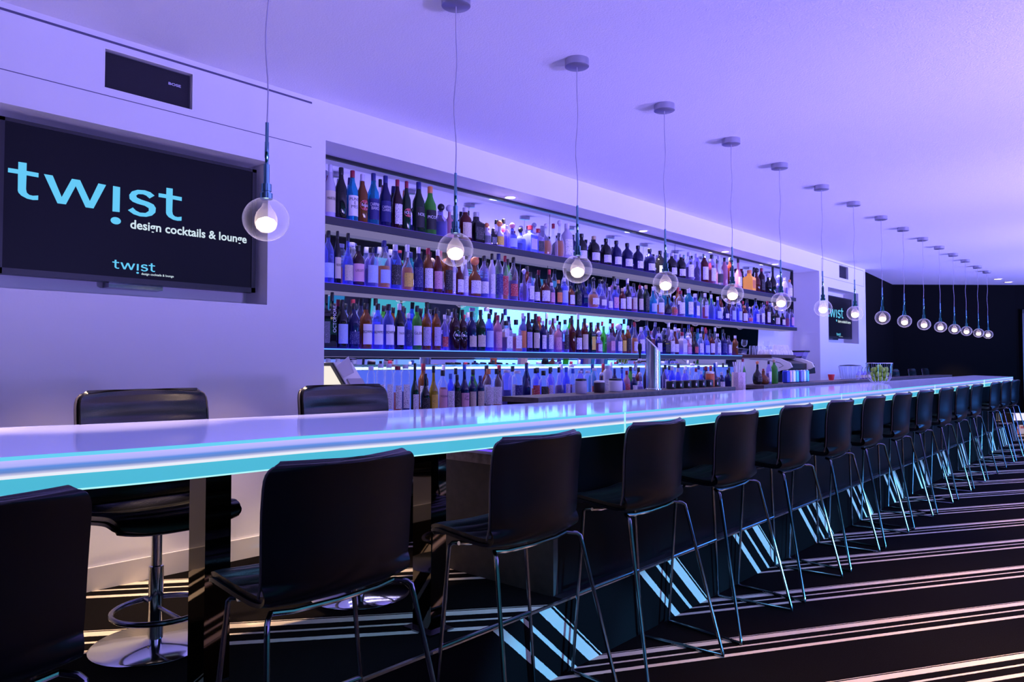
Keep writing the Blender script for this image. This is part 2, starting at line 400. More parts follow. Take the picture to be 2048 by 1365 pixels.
# ------------------------------------------------------------------ displays
LT = [(0.8418,2.1114),(0.8716,2.1123),(0.8714,2.0793),(0.9151,2.0786),(0.9149,2.0599),(0.8717,2.0609),(0.8709,2.0029),(0.8738,1.988),(0.8831,1.9804),(0.8963,1.9789),(0.9154,1.9834),(0.9152,1.9641),(0.8966,1.961),(0.8755,1.963),(0.8545,1.9724),(0.8445,1.9829),(0.8418,1.9915),(0.8413,2.0612),(0.8063,2.061),(0.8065,2.0792),(0.8418,2.0796)]
LW = [(0.9347,2.0784),(0.9674,2.0784),(1.0028,1.9915),(1.0405,2.0781),(1.0729,2.0784),(1.1129,1.9924),(1.1462,2.0774),(1.1778,2.076),(1.1281,1.9622),(1.0965,1.9621),(1.0561,2.0489),(1.0193,1.9625),(0.9872,1.962)]
LI = [(1.2067,2.0772),(1.2367,2.0767),(1.2362,1.9626),(1.206,1.9613)]
LS = [(1.3882,2.064),(1.3691,2.0771),(1.3438,2.0817),(1.3118,2.0783),(1.2873,2.0664),(1.2761,2.0485),(1.2781,2.0302),(1.2915,2.0194),(1.3127,2.0135),(1.3448,2.0093),(1.3629,2.0009),(1.3631,1.9877),(1.3489,1.976),(1.3239,1.974),(1.3061,1.9806),(1.2926,1.9927),(1.2712,1.977),(1.2959,1.9622),(1.3242,1.9564),(1.3527,1.9585),(1.3779,1.9683),(1.393,1.9847),(1.3949,2.006),(1.3844,2.0215),(1.3625,2.0293),(1.3301,2.0352),(1.3105,2.0413),(1.3058,2.0498),(1.3156,2.059),(1.3369,2.0616),(1.3513,2.0577),(1.3659,2.0469)]
LT2 = [(y + 0.6002, z) for y, z in LT]
def logo(scale, cy, cz, dot=True):
    mb = MB()
    def tr(pl): return [((y - 1.16) * scale + cy, (z - 2.02) * scale + cz) for y, z in pl]
    for pl in (LT, LW, LI, LS, LT2): mb.prism(tr(pl), 'x', 0.0, 0.0008)
    if dot: mb.prism(tr([(1.2207 + 0.022 * math.cos(a * PI / 8), 1.9209 + 0.0165 * math.sin(a * PI / 8)) for a in range(16)]), 'x', 0.0, 0.0008)
    return mb
def display(label, y0, y1, z0, z1, xf, sub=True):
    cy, cz = (y0 + y1) / 2, (z0 + z1) / 2; W = y1 - y0; k = W / 1.13
    t = thing('wall_display', label, 'television', (xf, cy, cz), 0, 'wall displays')
    h, v = W / 2, (z1 - z0) / 2; b = 0.022
    ob('casing', MB().box(-0.055, -0.003, -h, h, -v, v), M_black, t)
    fr = MB()
    for a in ((-h, h, v - b * 0.7, v), (-h, h, -v, -v + b * 1.1), (-h, -h + b, -v, v), (h - b, h, -v, v)): fr.box(-0.003, 0.004, a[0], a[1], a[2], a[3])
    ob('bezel', fr, M_black, t)
    sc = ob('screen', MB().box(-0.003, 0.0, -h + b, h - b, -v + b, v - b * 0.7), M_screen, t)
    gy, gz = 1.335, 1.965     # centre of the near screen picture
    s = ob('logo_lettering', logo(k, (1.16 - gy) * k, (2.02 - gz) * k), M_cyan_ink, sc); s.location = (0.0006, 0, 0)
    tm = ob('tagline_lettering', text_mesh('design cocktails & lounge', 0.057 * k, wide=0.985, bold=0.0012 * k), M_white_ink, sc); tm.location = (0.0012, (1.566 - gy) * k, (1.913 - gz) * k)
    s2 = ob('small_logo_lettering', logo(0.262 * k, (1.302 - gy) * k, (1.719 - gz) * k), M_cyan_ink, sc); s2.location = (0.0006, 0, 0)
    t2 = ob('small_tagline_lettering', text_mesh('design cocktails & lounge', 0.0146 * k, bold=0.0002), M_white_ink, sc); t2.location = (0.0012, (1.408 - gy) * k, (1.690 - gz) * k)
    ob('wall_bracket', MB().box(-0.13, -0.055, -0.12, 0.12, -v - 0.02, -v + 0.2), M_chrome_d, t)
    return t
display('large black screen with a cyan logo in the left wall recess', 0.775, 1.905, 1.645, 2.29, -3.52)
display('small far screen with a cyan logo beside the dark wall', 10.50, 11.63, 1.635, 2.24, -3.53)
# ------------------------------------------------------------------ speakers in the wall
def speaker(label, y0, y1, z0, z1, txt):
    t = thing('wall_speaker', label, 'speaker', (XW - 0.035, (y0 + y1) / 2, (z0 + z1) / 2), 0, 'speakers set into the wall')
    h, v = (y1 - y0) / 2 - 0.004, (z1 - z0) / 2 - 0.004
    ob('cabinet', MB().box(-0.024, 0.0, -h, h, -v, v), M_black, t)
    M_gr = bpy.data.materials.get('speaker_grille') or mat('speaker_grille', (0.014, 0.012, 0.02), 0.8, bump=0.5, bscale=500)
    g = ob('grille', MB().box(0.0, 0.008, -h + 0.004, h - 0.004, -v + 0.004, v - 0.004), M_gr, t)
    if txt:
        q = ob('lettering', text_mesh('BOSE', 0.017, wide=1.5, bold=0.0004), M_logo_grey, g); q.location = (0.0085, 0.12, 0.02)
    ob('frame', MB().box(0.033, 0.036, -h - 0.006, h + 0.006, v, v + 0.006).box(0.033, 0.036, -h - 0.006, h + 0.006, -v - 0.006, -v).box(0.033, 0.036, -h - 0.006, -h, -v, v).box(0.033, 0.036, h, h + 0.006, -v, v), M_white, t)
speaker('wide black speaker set in the wall above the near screen', SPK[0][0], SPK[0][1], SPK[0][2], SPK[0][3], True)
speaker('small black speaker set in the wall above the far screen', SPK[1][0], SPK[1][1], SPK[1][2], SPK[1][3], False)

# ------------------------------------------------------------------ mirror behind the bottles
t = thing('bar_mirror', 'tall mirror panels behind the bottle shelves', 'mirror', (-3.79, 2.30, 0.98))
th = math.radians(3.3)
def mpanel(y0, y1, z0, z1):
    x = lambda z: (z) * math.sin(th)
    return MB().add([(x(z0), y0, z0), (x(z0), y1, z0), (x(z1), y1, z1), (x(z1), y0, z1), (x(z0) - 0.006, y0, z0), (x(z0) - 0.006, y1, z0), (x(z1) - 0.006, y1, z1), (x(z1) - 0.006, y0, z1)],
                    [(0, 1, 2, 3), (7, 6, 5, 4), (0, 4, 5, 1), (1, 5, 6, 2), (2, 6, 7, 3), (3, 7, 4, 0)])
for y0, y1, z1 in ((0.0, 2.27, 1.53), (2.276, 4.30, 1.53), (4.306, 6.44, 1.53)): ob('mirror_panel', mpanel(y0, y1, 0.0, z1), M_mirror, t)
ob('mirror_panel', mpanel(6.446, 7.42, 0.78, 1.53), M_mirror, t)
ob('top_frame', MB().box(0.084, 0.106, 0, 7.42, 1.522, 1.539), M_black, t)
ob('end_frame', MB().box(0.060, 0.104, 7.42, 7.432, 0.78, 1.539), M_black, t)

# ------------------------------------------------------------------ shelves
def shelf(label, zt, y1, led, glow=None):
    t = thing('bottle_shelf', label, 'shelf', (-3.70, 2.281, zt), 0, 'long bottle shelves')
    L = y1 - 2.281
    ob('board', MB().box(-0.035, 0.18, 0, L, -0.046, -0.003), M_shelf, t)
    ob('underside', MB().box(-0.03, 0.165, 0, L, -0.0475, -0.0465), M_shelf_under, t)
    ob('light_panel', MB().box(-0.03, 0.172, 0, L, -0.003, 0.0), led, t)
    if glow: ob('front_light_strip', MB().box(0.1805, 0.183, 0, L, -0.007, -0.001), glow, t)
    return t
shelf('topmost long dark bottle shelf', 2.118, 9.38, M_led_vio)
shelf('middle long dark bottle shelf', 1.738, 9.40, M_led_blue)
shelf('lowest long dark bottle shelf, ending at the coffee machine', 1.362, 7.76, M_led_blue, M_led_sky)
for k, (zt, y1) in enumerate(((2.118, 9.3), (1.738, 9.3), (1.362, 7.7))):
    area('added_bottle_light', (-3.60, (2.3 + y1) / 2, zt - 0.049), 0.12, y1 - 2.3, (10, 11, 10)[k], (0.66, 0.58, 1.0), (0.12, 0, -1), 125)  # unseen strips added to brighten the bottles
# back counter under the shelves
t = thing('back_counter', 'dark counter along the wall under the bottle shelves', 'counter', (-3.44, 2.29, ZP))
ob('cabinet_body', MB().box(-0.36, 0.36, 0, 7.70, 0, 0.62), M_bar, t)
ob('worktop', MB().box(-0.365, 0.40, 0, 7.70, 0.62, 0.66), M_wood_d, t)
ob('light_strip', MB().box(-0.322, -0.314, 0.2, 5.6, 0.935, 0.950), M_led_white, t)
ob('blue_wash_panel', MB().box(-0.330, -0.323, 0.15, 7.0, 0.662, 0.93), emit('blue_wall_wash', (0.10, 0.17, 1.0), 0.85), t)  # blue light wash on the back wall, painted as a glowing sheet
ob('rail', MB().box(-0.322, -0.314, 0.2, 5.6, 0.955, 0.966), M_steel, t)

# ------------------------------------------------------------------ the glowing counter
FR = [(-1.99, -1.2), (-1.95, -0.2), (-1.919, 0.439), (-1.875, 0.741), (-1.842, 1.14), (-1.768, 1.656), (-1.724, 2.453), (-1.667, 3.766), (-1.65, 5.2), (-1.644, 6.65), (-1.66, 9.5), (-1.702, 13.124)]
BK = [(-2.95, -1.2), (-2.87, -0.2), (-2.803, 0.639), (-2.74, 0.86), (-2.66, 1.24), (-2.56, 1.80), (-2.475, 2.453), (-2.40, 3.766), (-2.42, 5.2), (-2.41, 6.65), (-2.375, 9.5), (-2.381, 14.2)]
def resample(P, n=60):
    out = []
    for i in range(len(P) - 1):
        p0 = Vector(P[max(i - 1, 0)]); p1 = Vector(P[i]); p2 = Vector(P[i + 1]); p3 = Vector(P[min(i + 2, len(P) - 1)])
        m = 5
        for k in range(m):
            s_ = k / m; out.append(0.5 * ((2 * p1) + (p2 - p0) * s_ + (2 * p0 - 5 * p1 + 4 * p2 - p3) * s_ ** 2 + (3 * p1 - p0 - 3 * p2 + p3) * s_ ** 3))
    out.append(Vector(P[-1])); return out
FRs, BKs = resample(FR), resample(BK); ZC = 1.07
def ribbon(inner, outer, z0, z1):
    """solid strip between two plan curves"""
    n = len(outer); mb = MB()
    vs = [(p.x, p.y, z0) for p in outer] + [(p.x, p.y, z0) for p in inner] + [(p.x, p.y, z1) for p in outer] + [(p.x, p.y, z1) for p in inner]
    fs = []
    for i in range(n - 1):
        a, b, c, d = i, i + 1, n + i, n + i + 1
        fs += [(a, b, d, c), (2 * n + a, 2 * n + c, 2 * n + d, 2 * n + b), (a, 2 * n + a, 2 * n + b, b), (c, d, 2 * n + d, 2 * n + c)]
    fs += [(0, n, 3 * n, 2 * n), (n - 1, 3 * n - 1, 4 * n - 1, 2 * n - 1)]
    return mb.add(vs, fs)
def off(P, d):
    out = []
    for i, p in enumerate(P):
        q = (P[min(i + 1, len(P) - 1)] - P[max(i - 1, 0)]).normalized(); out.append(Vector((p.x + q.y * d, p.y - q.x * d)))
    return out
M_top = mat('lit_glass_top', (0.50, 0.52, 0.92), 0.07, emi=(0.30, 0.30, 0.95), es=0.22, spec=0.6)
# upper diffuser: lamp-lit glass, brightest beneath its top edge
M_dif = bpy.data.materials.new('lit_glass_front'); M_dif.use_nodes = True
n_ = M_dif.node_tree.nodes; l_ = M_dif.node_tree.links; p_ = n_['Principled BSDF']
g_ = n_.new('ShaderNodeNewGeometry'); s_ = n_.new('ShaderNodeSeparateXYZ'); mr_ = n_.new('ShaderNodeMapRange'); r_ = n_.new('ShaderNodeValToRGB')
l_.new(g_.outputs['Position'], s_.inputs[0]); l_.new(s_.outputs[2], mr_.inputs[0])
mr_.inputs[1].default_value = 1.028; mr_.inputs[2].default_value = 1.061; l_.new(mr_.outputs[0], r_.inputs[0])
e_ = r_.color_ramp.elements; e_[0].color = (0.62, 0.60, 0.74, 1); e_[1].color = (0.55, 0.50, 0.98, 1)
q_ = e_.new(0.22); q_.color = (0.13, 0.24, 0.55, 1); q_ = e_.new(0.45); q_.color = (0.10, 0.27, 0.72, 1); q_ = e_.new(0.62); q_.color = (0.42, 0.44, 0.92, 1)
l_.new(r_.outputs[0], p_.inputs['Emission Color']); p_.inputs['Emission Strength'].default_value = 0.62
p_.inputs['Base Color'].default_value = (0.1, 0.12, 0.2, 1); p_.inputs['Roughness'].default_value = 0.15
M_edge = emit('glass_edge_cyan', (0.14, 0.62, 0.90), 1.0)
M_tubel = emit('light_tube', (0.80, 0.84, 0.95), 1.0)
M_teal = mat('lit_glass_teal', (0.05, 0.2, 0.25), 0.15, emi=(0.075, 0.49, 0.62), es=0.62)
M_edge2 = emit('glass_edge_pale', (0.45, 0.95, 0.98), 1.0)
t = thing('bar_counter', 'long glowing glass bar counter running from the left foreground to the dark wall', 'bar counter', (0, 0, 0))
ob('glass_top', ribbon(BKs, off(FRs, -0.004), 1.060, ZC), M_top, t)
ob('glass_edge', ribbon(off(FRs, -0.004), FRs, 1.0615, ZC), M_edge, t)
ob('upper_diffuser', ribbon(off(FRs, -0.012), off(FRs, -0.001), 1.0272, 1.0613), M_dif, t)
ob('light_tube', ribbon(off(FRs, -0.010), off(FRs, 0.0015), 1.0205, 1.0270), M_tubel, t)
ob('lower_diffuser', ribbon(off(FRs, -0.012), off(FRs, -0.001), 0.985, 1.0203), M_teal, t)
ob('bottom_edge', ribbon(off(FRs, -0.012), FRs, 0.981, 0.985), M_edge2, t)
ob('frame', ribbon(off(BKs, 0.04), off(FRs, -0.03), 1.0, 1.058), M_bar, t)
ob('underside', ribbon(off(BKs, 0.05), off(FRs, -0.013), 0.982, 0.999), M_bar, t)
ob('back_edge', ribbon(off(BKs, -0.004), BKs, 1.052, ZC), mat('blue_glass_edge', (0.05, 0.08, 0.3), 0.2, emi=(0.08, 0.12, 0.45), es=0.6), t)
ob('end_panel', MB().add([(FR[-1][0], 13.126, 0.981), (BK[-1][0], 14.202, 0.981), (BK[-1][0], 14.202, ZC), (FR[-1][0], 13.126, ZC), (FR[-1][0] - .02, 13.126, 0.981), (BK[-1][0] + .02, 14.18, 0.981), (BK[-1][0] + .02, 14.18, ZC - 0.01), (FR[-1][0] - .02, 13.126, ZC - 0.01)],
    [(0, 1, 2, 3), (7, 6, 5, 4), (0, 4, 5, 1), (1, 5, 6, 2), (2, 6, 7, 3), (3, 7, 4, 0)]), mat('blue_end_glass', (0.02, 0.1, 0.4), 0.1, emi=(0.02, 0.16, 0.8), es=0.8), t)
sm = MB()
for y in (2.62, 5.2, 7.9, 10.6):
    i = min(range(len(FRs)), key=lambda k: abs(FRs[k].y - y)); x = FRs[i].x
    sm.box(x - 0.01, x + 0.0015, y, y + 0.004, 0.983, 1.0695)
ob('glass_seams', sm, M_edge2, t)
# posts carrying the open near end
for k, (y, lab) in enumerate(((0.918, 'left one of two dark mirrored posts under the near end of the counter'), (1.735, 'right one of two dark mirrored posts under the near end of the counter'), (-0.35, 'dark mirrored post under the counter, outside on the left'))):
    if k == 2: continue
    t = thing('counter_post', lab, 'post', (-1.985, y * 1.018, ZP), 0, 'mirrored posts under the counter')
    ob('column', MB().box(-0.10, 0, 0, 0.074, 0.006, 0.680), M_post, t)
    ob('foot_plate', MB().box(-0.13, 0.02, -0.02, 0.095, 0.0, 0.006), M_chrome_d, t)
# bar body on the raised floor
t = thing('bar_cabinet', 'black panelled bar body under the glowing counter', 'bar cabinet', (-1.90, 2.39, ZP))
ob('front_panel', MB().box(-0.05, -0.020, 0.03, 10.7, 0.0, 0.680), M_bar, t)
ob('end_panel', MB().box(-0.78, -0.020, 0.0, 0.03, 0.0, 0.520), mat('dark_veneer', (0.035, 0.030, 0.024), 0.5, var=0.3, bscale=25), t)
ob('kick_strip', MB().box(-0.019, 0.028, 0.0, 10.7, 0.0005, 0.004), M_black, t)
ob('inner_panel', MB().box(-0.78, -0.75, 0.03, 10.6, 0.0, 0.52), M_bar, t)
t2 = thing('bar_worktop', 'grey oak worktop slab at the end of the bar body, under the glass', 'worktop', (-1.90, 2.37, ZP + 0.521))
ob('slab', MB().box(-0.82, -0.035, 0, 10.6, 0, 0.045), M_wood, t2)
ob('light_channel', MB().box(-0.55, -0.10, 0.075, 0.12, 0.045, 0.048), M_led_vio, t2)
ob('amber_glow_sheet', MB().box(-0.60, -0.05, 0.14, 1.2, 0.045, 0.049), mat('amber_glow', (0.5, 0.33, 0.16), 0.5), t2)  # orange light on the worktop painted as a coloured sheet
# raised oak ledges behind the glass
for k, (y0, y1, lab) in enumerate(((2.95, 5.32, 'dark oak ledge behind the glass counter, near piece under the beer tap'), (5.82, 12.9, 'dark oak ledge behind the glass counter, far piece by the coffee machine'))):
    t = thing('serving_ledge', lab, 'ledge', (-2.47 if k == 0 else -2.455, y0, 0.0), 0, 'raised oak ledges')
    ob('board', MB().box(-0.26, 0, 0, y1 - y0, 1.066, 1.094), M_wood_d, t)
    ob('support', MB().box(-0.24, -0.02, 0.02, y1 - y0 - 0.02, 0.872, 1.066), M_bar, t)

# ------------------------------------------------------------------ pendants
PY_ = [(1.155,1.718),(1.965,1.722),(2.764,1.722),(3.582,1.728),(4.428,1.73),(5.225,1.739),(6.097,1.74),(6.92,1.74),(7.777,1.748),(8.591,1.747),(9.438,1.746),(10.269,1.747),(11.076,1.746),(11.858,1.748),(12.742,1.752),(13.526,1.755)]
ZB = 1.73
pend = thing('pendant_lamp', 'x', 'pendant lamp', (-2.07, 0, ZB), 0, 'row of glass globe pendants over the counter')
ob('canopy', MB().lathe([(0.058, CZ - ZB - 0.0005), (0.058, CZ - ZB - 0.034), (0.055, CZ - ZB - 0.036), (0.006, CZ - ZB - 0.037)], 32), M_nickel, pend)
cp = [(0.005 * math.sin(PI * k / 14) * math.sin(k * .9), 0.006 * math.sin(PI * k / 14) * math.cos(k * .55), 0.30 + 0.668 * k / 14) for k in range(15)]
cp[0] = (0, 0, 0.30); cp[-1] = (0, 0, CZ - ZB - 0.036)
ob('cord', MB().tube(cp, 0.0022, 8), mat('clear_grey_cord', (0.42, 0.40, 0.48), 0.3), pend)
ob('stem', MB().lathe([(0.0055, 0.30), (0.0055, 0.24), (0.0066, 0.238), (0.0066, 0.19), (0.0056, 0.188), (0.0056, 0.17), (0.0090, 0.168), (0.0090, 0.104)], 16), M_teal_chrome, pend)
sk = ob('socket', MB().lathe([(0.0155, 0.106), (0.0155, 0.084), (0.0135, 0.083), (0.0135, 0.078), (0.0190, 0.077), (0.0190, 0.060), (0.016, 0.058)], 24), M_teal_chrome, pend)
ob('globe', MB().sphere((0, 0, -0.004), 0.0705, 36, 22, 0.96, 0.27, PI), M_globe, pend)
cup = ob('inner_cup', MB().lathe([(0.010, 0.048), (0.014, 0.036), (0.028, 0.018), (0.034, 0.000), (0.034, -0.018), (0.028, -0.034), (0.015, -0.044), (0.002, -0.046)], 24, cap=False), M_frost, pend)
ob('light_source', MB().lathe([(0.004, 0.004), (0.024, -0.004), (0.031, -0.016), (0.027, -0.031), (0.014, -0.041), (0.002, -0.043)], 20), M_bulb, cup)
ol = lambda i: ['nearest, in front of the big screen', 'second from the camera end', 'third from the camera end'][i] if i < 3 else (ordinal(i + 1) + ' from the camera end')
for i, (y, z) in enumerate(PY_):
    lab = 'clear glass globe pendant lamp over the counter, ' + (ol(i) if i < 15 else 'farthest and last of the row')
    if i == 0: pend.location = (-2.07, y, ZB); pend['label'] = lab
    else: dup(pend, (-2.07, y, ZB), label=lab)

# ------------------------------------------------------------------ stools
PROF = [  # x forward, z, width, of the seat shell from its front lip to the top of the back
    (0.200, 0.668, .40), (0.185, 0.684, .425), (0.145, 0.694, .44), (0.10, 0.692, .448), (0.04, 0.684, .450), (-0.02, 0.676, .450), (-0.07, 0.674, .448),
    (-0.11, 0.684, .446), (-0.138, 0.710, .446), (-0.150, 0.750, .448), (-0.154, 0.80, .451), (-0.156, 0.86, .454), (-0.160, 0.92, .457), (-0.167, 0.975, .458),
    (-0.171, 0.997, .456), (-0.174, 1.010, .450), (-0.177, 1.020, .438), (-0.179, 1.026, .420), (-0.180, 1.028, .395)]
def shell_mb(offn=0.0, ribs=0.0, inset=0.0, sub=6, zoff=0.0, hs=1.0):
    P = [Vector((x, z, w)) for x, z, w in PROF]; L = []
    for i in range(len(P) - 1):
        p0 = P[max(i - 1, 0)]; p1 = P[i]; p2 = P[i + 1]; p3 = P[min(i + 2, len(P) - 1)]
        for k in range(sub):
            s = k / sub; L.append(0.5 * ((2 * p1) + (p2 - p0) * s + (2 * p0 - 5 * p1 + 4 * p2 - p3) * s ** 2 + (3 * p1 - p0 - 3 * p2 + p3) * s ** 3))
    L.append(P[-1])
    arc = [0.0]
    for i in range(1, len(L)): arc.append(arc[-1] + math.hypot(L[i].x - L[i - 1].x, L[i].y - L[i - 1].y))
    NU = 17; vs = []; fs = []
    for i, q in enumerate(L):
        a = L[max(i - 1, 0)]; b = L[min(i + 1, len(L) - 1)]; t = Vector((b.x - a.x, b.y - a.y)).normalized()
        nx, nz = t.y, -t.x          # towards the sitter: up on the seat, forward on the back
        nx, nz = (nx, nz) if (nz > 0 or nx > 0) else (-nx, -nz)
        backness = min(1, max(0, (q.y - 0.672) / 0.07))
        rb = ribs * (abs(math.sin(PI * (arc[-1] - 0.006 - arc[i]) / 0.062)) ** 0.6) if ribs else 0
        if ribs: rb *= min(1, max(0, (arc[-1] - 0.012 - arc[i]) / 0.02), arc[i] / 0.03)
        for j in range(NU):
            u = -1 + 2 * j / (NU - 1); y = u * (q.z / 2 - inset)
            o_ = offn + rb * (1 - u ** 8)
            x = q.x + nx * o_ + backness * 0.050 * u * u
            z = q.y + nz * o_ + (1 - backness) * 0.018 * abs(u) ** 3
            vs.append((x, y, (z - 0.66) * hs + 0.66 + zoff))
    for i in range(len(L) - 1):
        for j in range(NU - 1):
            a = i * NU + j; fs.append((a, a + 1, a + NU + 1, a + NU))
    return MB().add(vs, fs)
def shell_parts(t, hs=1.0, dz=0.0):
    pts = []
    for x, z, w_ in PROF[8:]:
        pts.append((x + 0.050 + 0.004, w_ / 2, (z - 0.66) * hs + 0.66 + dz))
    top = PROF[-1]
    top_pts = [(top[0] + 0.050 * u * u + 0.004, u * top[2] / 2, (top[1] - 0.66) * hs + 0.66 + dz + 0.002) for u in (0.97, .7, .4, 0, -.4, -.7, -.97)]
    pts = pts[:-1] + top_pts + [(a, -b, c) for a, b, c in reversed(pts[:-1])]
    ob('piping_highlight', MB().tube(pts, 0.0038, 8), M_piping, t)
    sh = ob('seat_shell', shell_mb(zoff=dz, hs=hs).mesh('seat_shell', True, 80), M_shell, t)
    m = sh.modifiers.new('thickness', 'SOLIDIFY'); m.thickness = 0.010; m.offset = 0
    cu = ob('seat_cushion', shell_mb(0.012, 0.010, 0.010, zoff=dz, hs=hs).mesh('seat_cushion', True, 80), M_leather, t)
    m = cu.modifiers.new('thickness', 'SOLIDIFY'); m.thickness = 0.014; m.offset = 0
def bar_stool():
    t = thing('bar_stool', 'x', 'bar stool', (0, 0, 0), PI, 'bar stools along the front of the counter')
    shell_parts(t)
    for s in (-1, 1):
        rt = (-0.125, s * 0.222, 0.655); rf = (-0.262, s * 0.300, 0.010); ff = (0.128, s * 0.265, 0.010); ft = (0.120, s * 0.195, 0.655)
        def mid(a, b, k): return tuple(a[i] + (b[i] - a[i]) * k for i in range(3))
        ob('leg', MB().tube([(-0.085, s * 0.190, 0.668), (-0.115, s * 0.214, 0.664), rt, mid(rt, rf, .05), mid(rt, rf, .5), mid(rt, rf, .97)], 0.0072, 10), M_chrome_d, t)
        ob('leg', MB().tube([(0.08, s * 0.175, 0.668), (0.112, s * 0.19, 0.664), ft, mid(ft, ff, .05), mid(ft, ff, .5), mid(ft, ff, .97)], 0.0072, 10), M_chrome_d, t)
        ob('runner', MB().tube([mid(rt, rf, .97), mid(rt, rf, .99), rf, mid(rf, ff, .03), mid(rf, ff, .97), ff, mid(ft, ff, .99), mid(ft, ff, .97)], 0.0072, 10), M_chrome_d, t)
    fz = 0.32; k = (0.655 - fz) / 0.645; yy = 0.195 + (0.265 - 0.195) * k
    ob('footrest', MB().tube([(0.124, -yy, fz), (0.124, yy, fz)], 0.0075, 10), M_chrome_d, t)
    for x in (-0.085, 0.08):
        ob('seat_support', MB().tube([(x, -0.19, 0.668), (x, -0.13, 0.659), (x, 0, 0.655), (x, 0.13, 0.659), (x, 0.19, 0.668)], 0.0072, 10), M_chrome, t)
    return t
st = bar_stool()
SY = [0.29, 1.125, 1.91, 2.68, 3.46, 4.24, 5.0, 5.74, 6.50, 7.26, 8.08, 8.84, 9.62, 10.82, 11.62, 12.42]
for i, y in enumerate(SY):
    x = -1.712 if i > 1 else -1.72
    if i == 0: lab = 'black leather bar stool at the very left, cut off by the picture edge'
    elif i == 15: lab = 'black leather bar stool at the far right end of the row'
    else: lab = 'black leather bar stool before the counter, %s from the left' % ordinal(i + 1)
    if i == 0: st.location = (x, y, 0); st['label'] = lab
    else: dup(st, (x, y, 0), label=lab)
    # each stool stands a little differently
    bpy.data.objects[st.name] if i == 0 else None
def pedestal_stool():
    t = thing('pedestal_stool', 'x', 'pedestal stool', (0, 0, 0), 0, 'pedestal stools behind the counter')
    shell_parts(t, hs=1.25, dz=-0.25)
    ob('column', MB().lathe([(0.024, 0.01), (0.024, 0.27), (0.018, 0.272), (0.018, 0.385), (0.06, 0.405), (0.06, 0.412)], 24), M_chrome, t)
    ob('base_plate', MB().lathe([(0.205, 0.0), (0.207, 0.003), (0.200, 0.008), (0.05, 0.013), (0.028, 0.02)], 48), M_chrome, t)
    ob('footring', MB().tube([(0.05 + 0.155 * math.cos(a * PI / 18), 0.155 * math.sin(a * PI / 18), 0.13) for a in range(36)], 0.009, 10, closed=True), M_chrome_d, t)
    ob('footring_arm', MB().tube([(0.0, 0, 0.13), (0.20, 0, 0.13)], 0.007, 8).tube([(-0.10, 0.0, 0.13), (0.0, 0, 0.13)], 0.007, 8), M_chrome_d, t)
    return t
ps = pedestal_stool(); ps.location = (-2.64, 1.07, ZP); ps['label'] = 'black leather pedestal stool behind the counter, under the big screen'
PZ_S = [(-2.555, 1.875, ZP, 'black leather pedestal stool behind the counter, left of the bottle shelves')]
for x, y, z, lab in PZ_S: dup(ps, (x, y, z), label=lab)
for k, (x, y) in enumerate(((-3.05, 12.5), (-3.05, 13.55), (-3.05, 14.45))):
    dup(ps, (x, y, ZP), label='black pedestal stool past the limes before the dark wall, %s of three' % ('left one', 'middle one', 'right one')[k])

# ------------------------------------------------------------------ bottles
GL = {'c': ((0.90, 0.92, 1.0), (0.90, 0.88, 1.0), 0.05, 0.85), 'l': ((0.70, 0.64, 1.0), (0.78, 0.70, 1.0), 0.09, 0.8), 'b': ((0.30, 0.36, 1.0), (0.45, 0.52, 1.0), 0.13, 0.8),
      't': ((0.06, 0.50, 0.70), (0.06, 0.45, 0.65), 0.25), 'g': ((0.08, 0.45, 0.07), (0.15, 0.60, 0.10), 0.30)}
GM = {k: glass('bottle_glass_' + k, *v) for k, v in GL.items()}
OP = {'n': (0.012, 0.012, 0.10), 'k': (0.012, 0.012, 0.016), 'd': (0.012, 0.035, 0.02), 'a': (0.22, 0.065, 0.015), 'r': (0.11, 0.014, 0.012), 'm': (0.035, 0.008, 0.016),
      'w': (0.66, 0.60, 0.80), 'o': (0.90, 0.36, 0.06), 'y': (0.45, 0.30, 0.02), 'p': (0.55, 0.22, 0.34)}
for k, v in OP.items(): GM[k] = mat('bottle_glass_' + k, tuple(c * 0.75 for c in v), 0.06, spec=0.45)
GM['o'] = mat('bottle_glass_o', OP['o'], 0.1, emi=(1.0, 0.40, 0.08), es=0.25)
CM = {k: mat('cap_' + k, v, 0.35) for k, v in {'k': (0.014, 0.013, 0.018), 'w': (0.62, 0.58, 0.75), 'r': (0.30, 0.015, 0.045), 'n': (0.02, 0.025, 0.18), 'o': (0.75, 0.25, 0.08),
      'b': (0.04, 0.12, 0.55), 'y': (0.50, 0.34, 0.20), 'p': (0.55, 0.2, 0.35), 'g': (0.05, 0.3, 0.1), 'c': (0.6, 0.6, 0.9)}.items()}
CM['s'] = M_steel
INK = (0.06, 0.04, 0.09)
LM = {'w': printed('label_w', (0.86, 0.82, 0.88), INK), 'c': printed('label_c', (0.70, 0.60, 0.46), INK, 0.6), 'k': printed('label_k', (0.015, 0.015, 0.02), (0.5, 0.45, 0.4), 0.6),
      'n': printed('label_n', (0.02, 0.02, 0.16), (0.5, 0.5, 0.7), 0.6), 'r': printed('label_r', (0.50, 0.03, 0.04), (0.8, 0.7, 0.7), 0.58), 'p': printed('label_p', (0.72, 0.36, 0.48), INK, 0.58),
      'l': printed('label_l', (0.58, 0.50, 0.76), INK, 0.58), 'y': printed('label_y', (0.85, 0.58, 0.08), INK, 0.6), 'o': printed('label_o', (0.80, 0.26, 0.08), INK, 0.6),
      'b': printed('label_b', (0.42, 0.52, 0.85), (0.8, 0.8, 0.9), 0.6), 'g': printed('label_g', (0.12, 0.12, 0.16), (0.5, 0.5, 0.6), 0.6)}
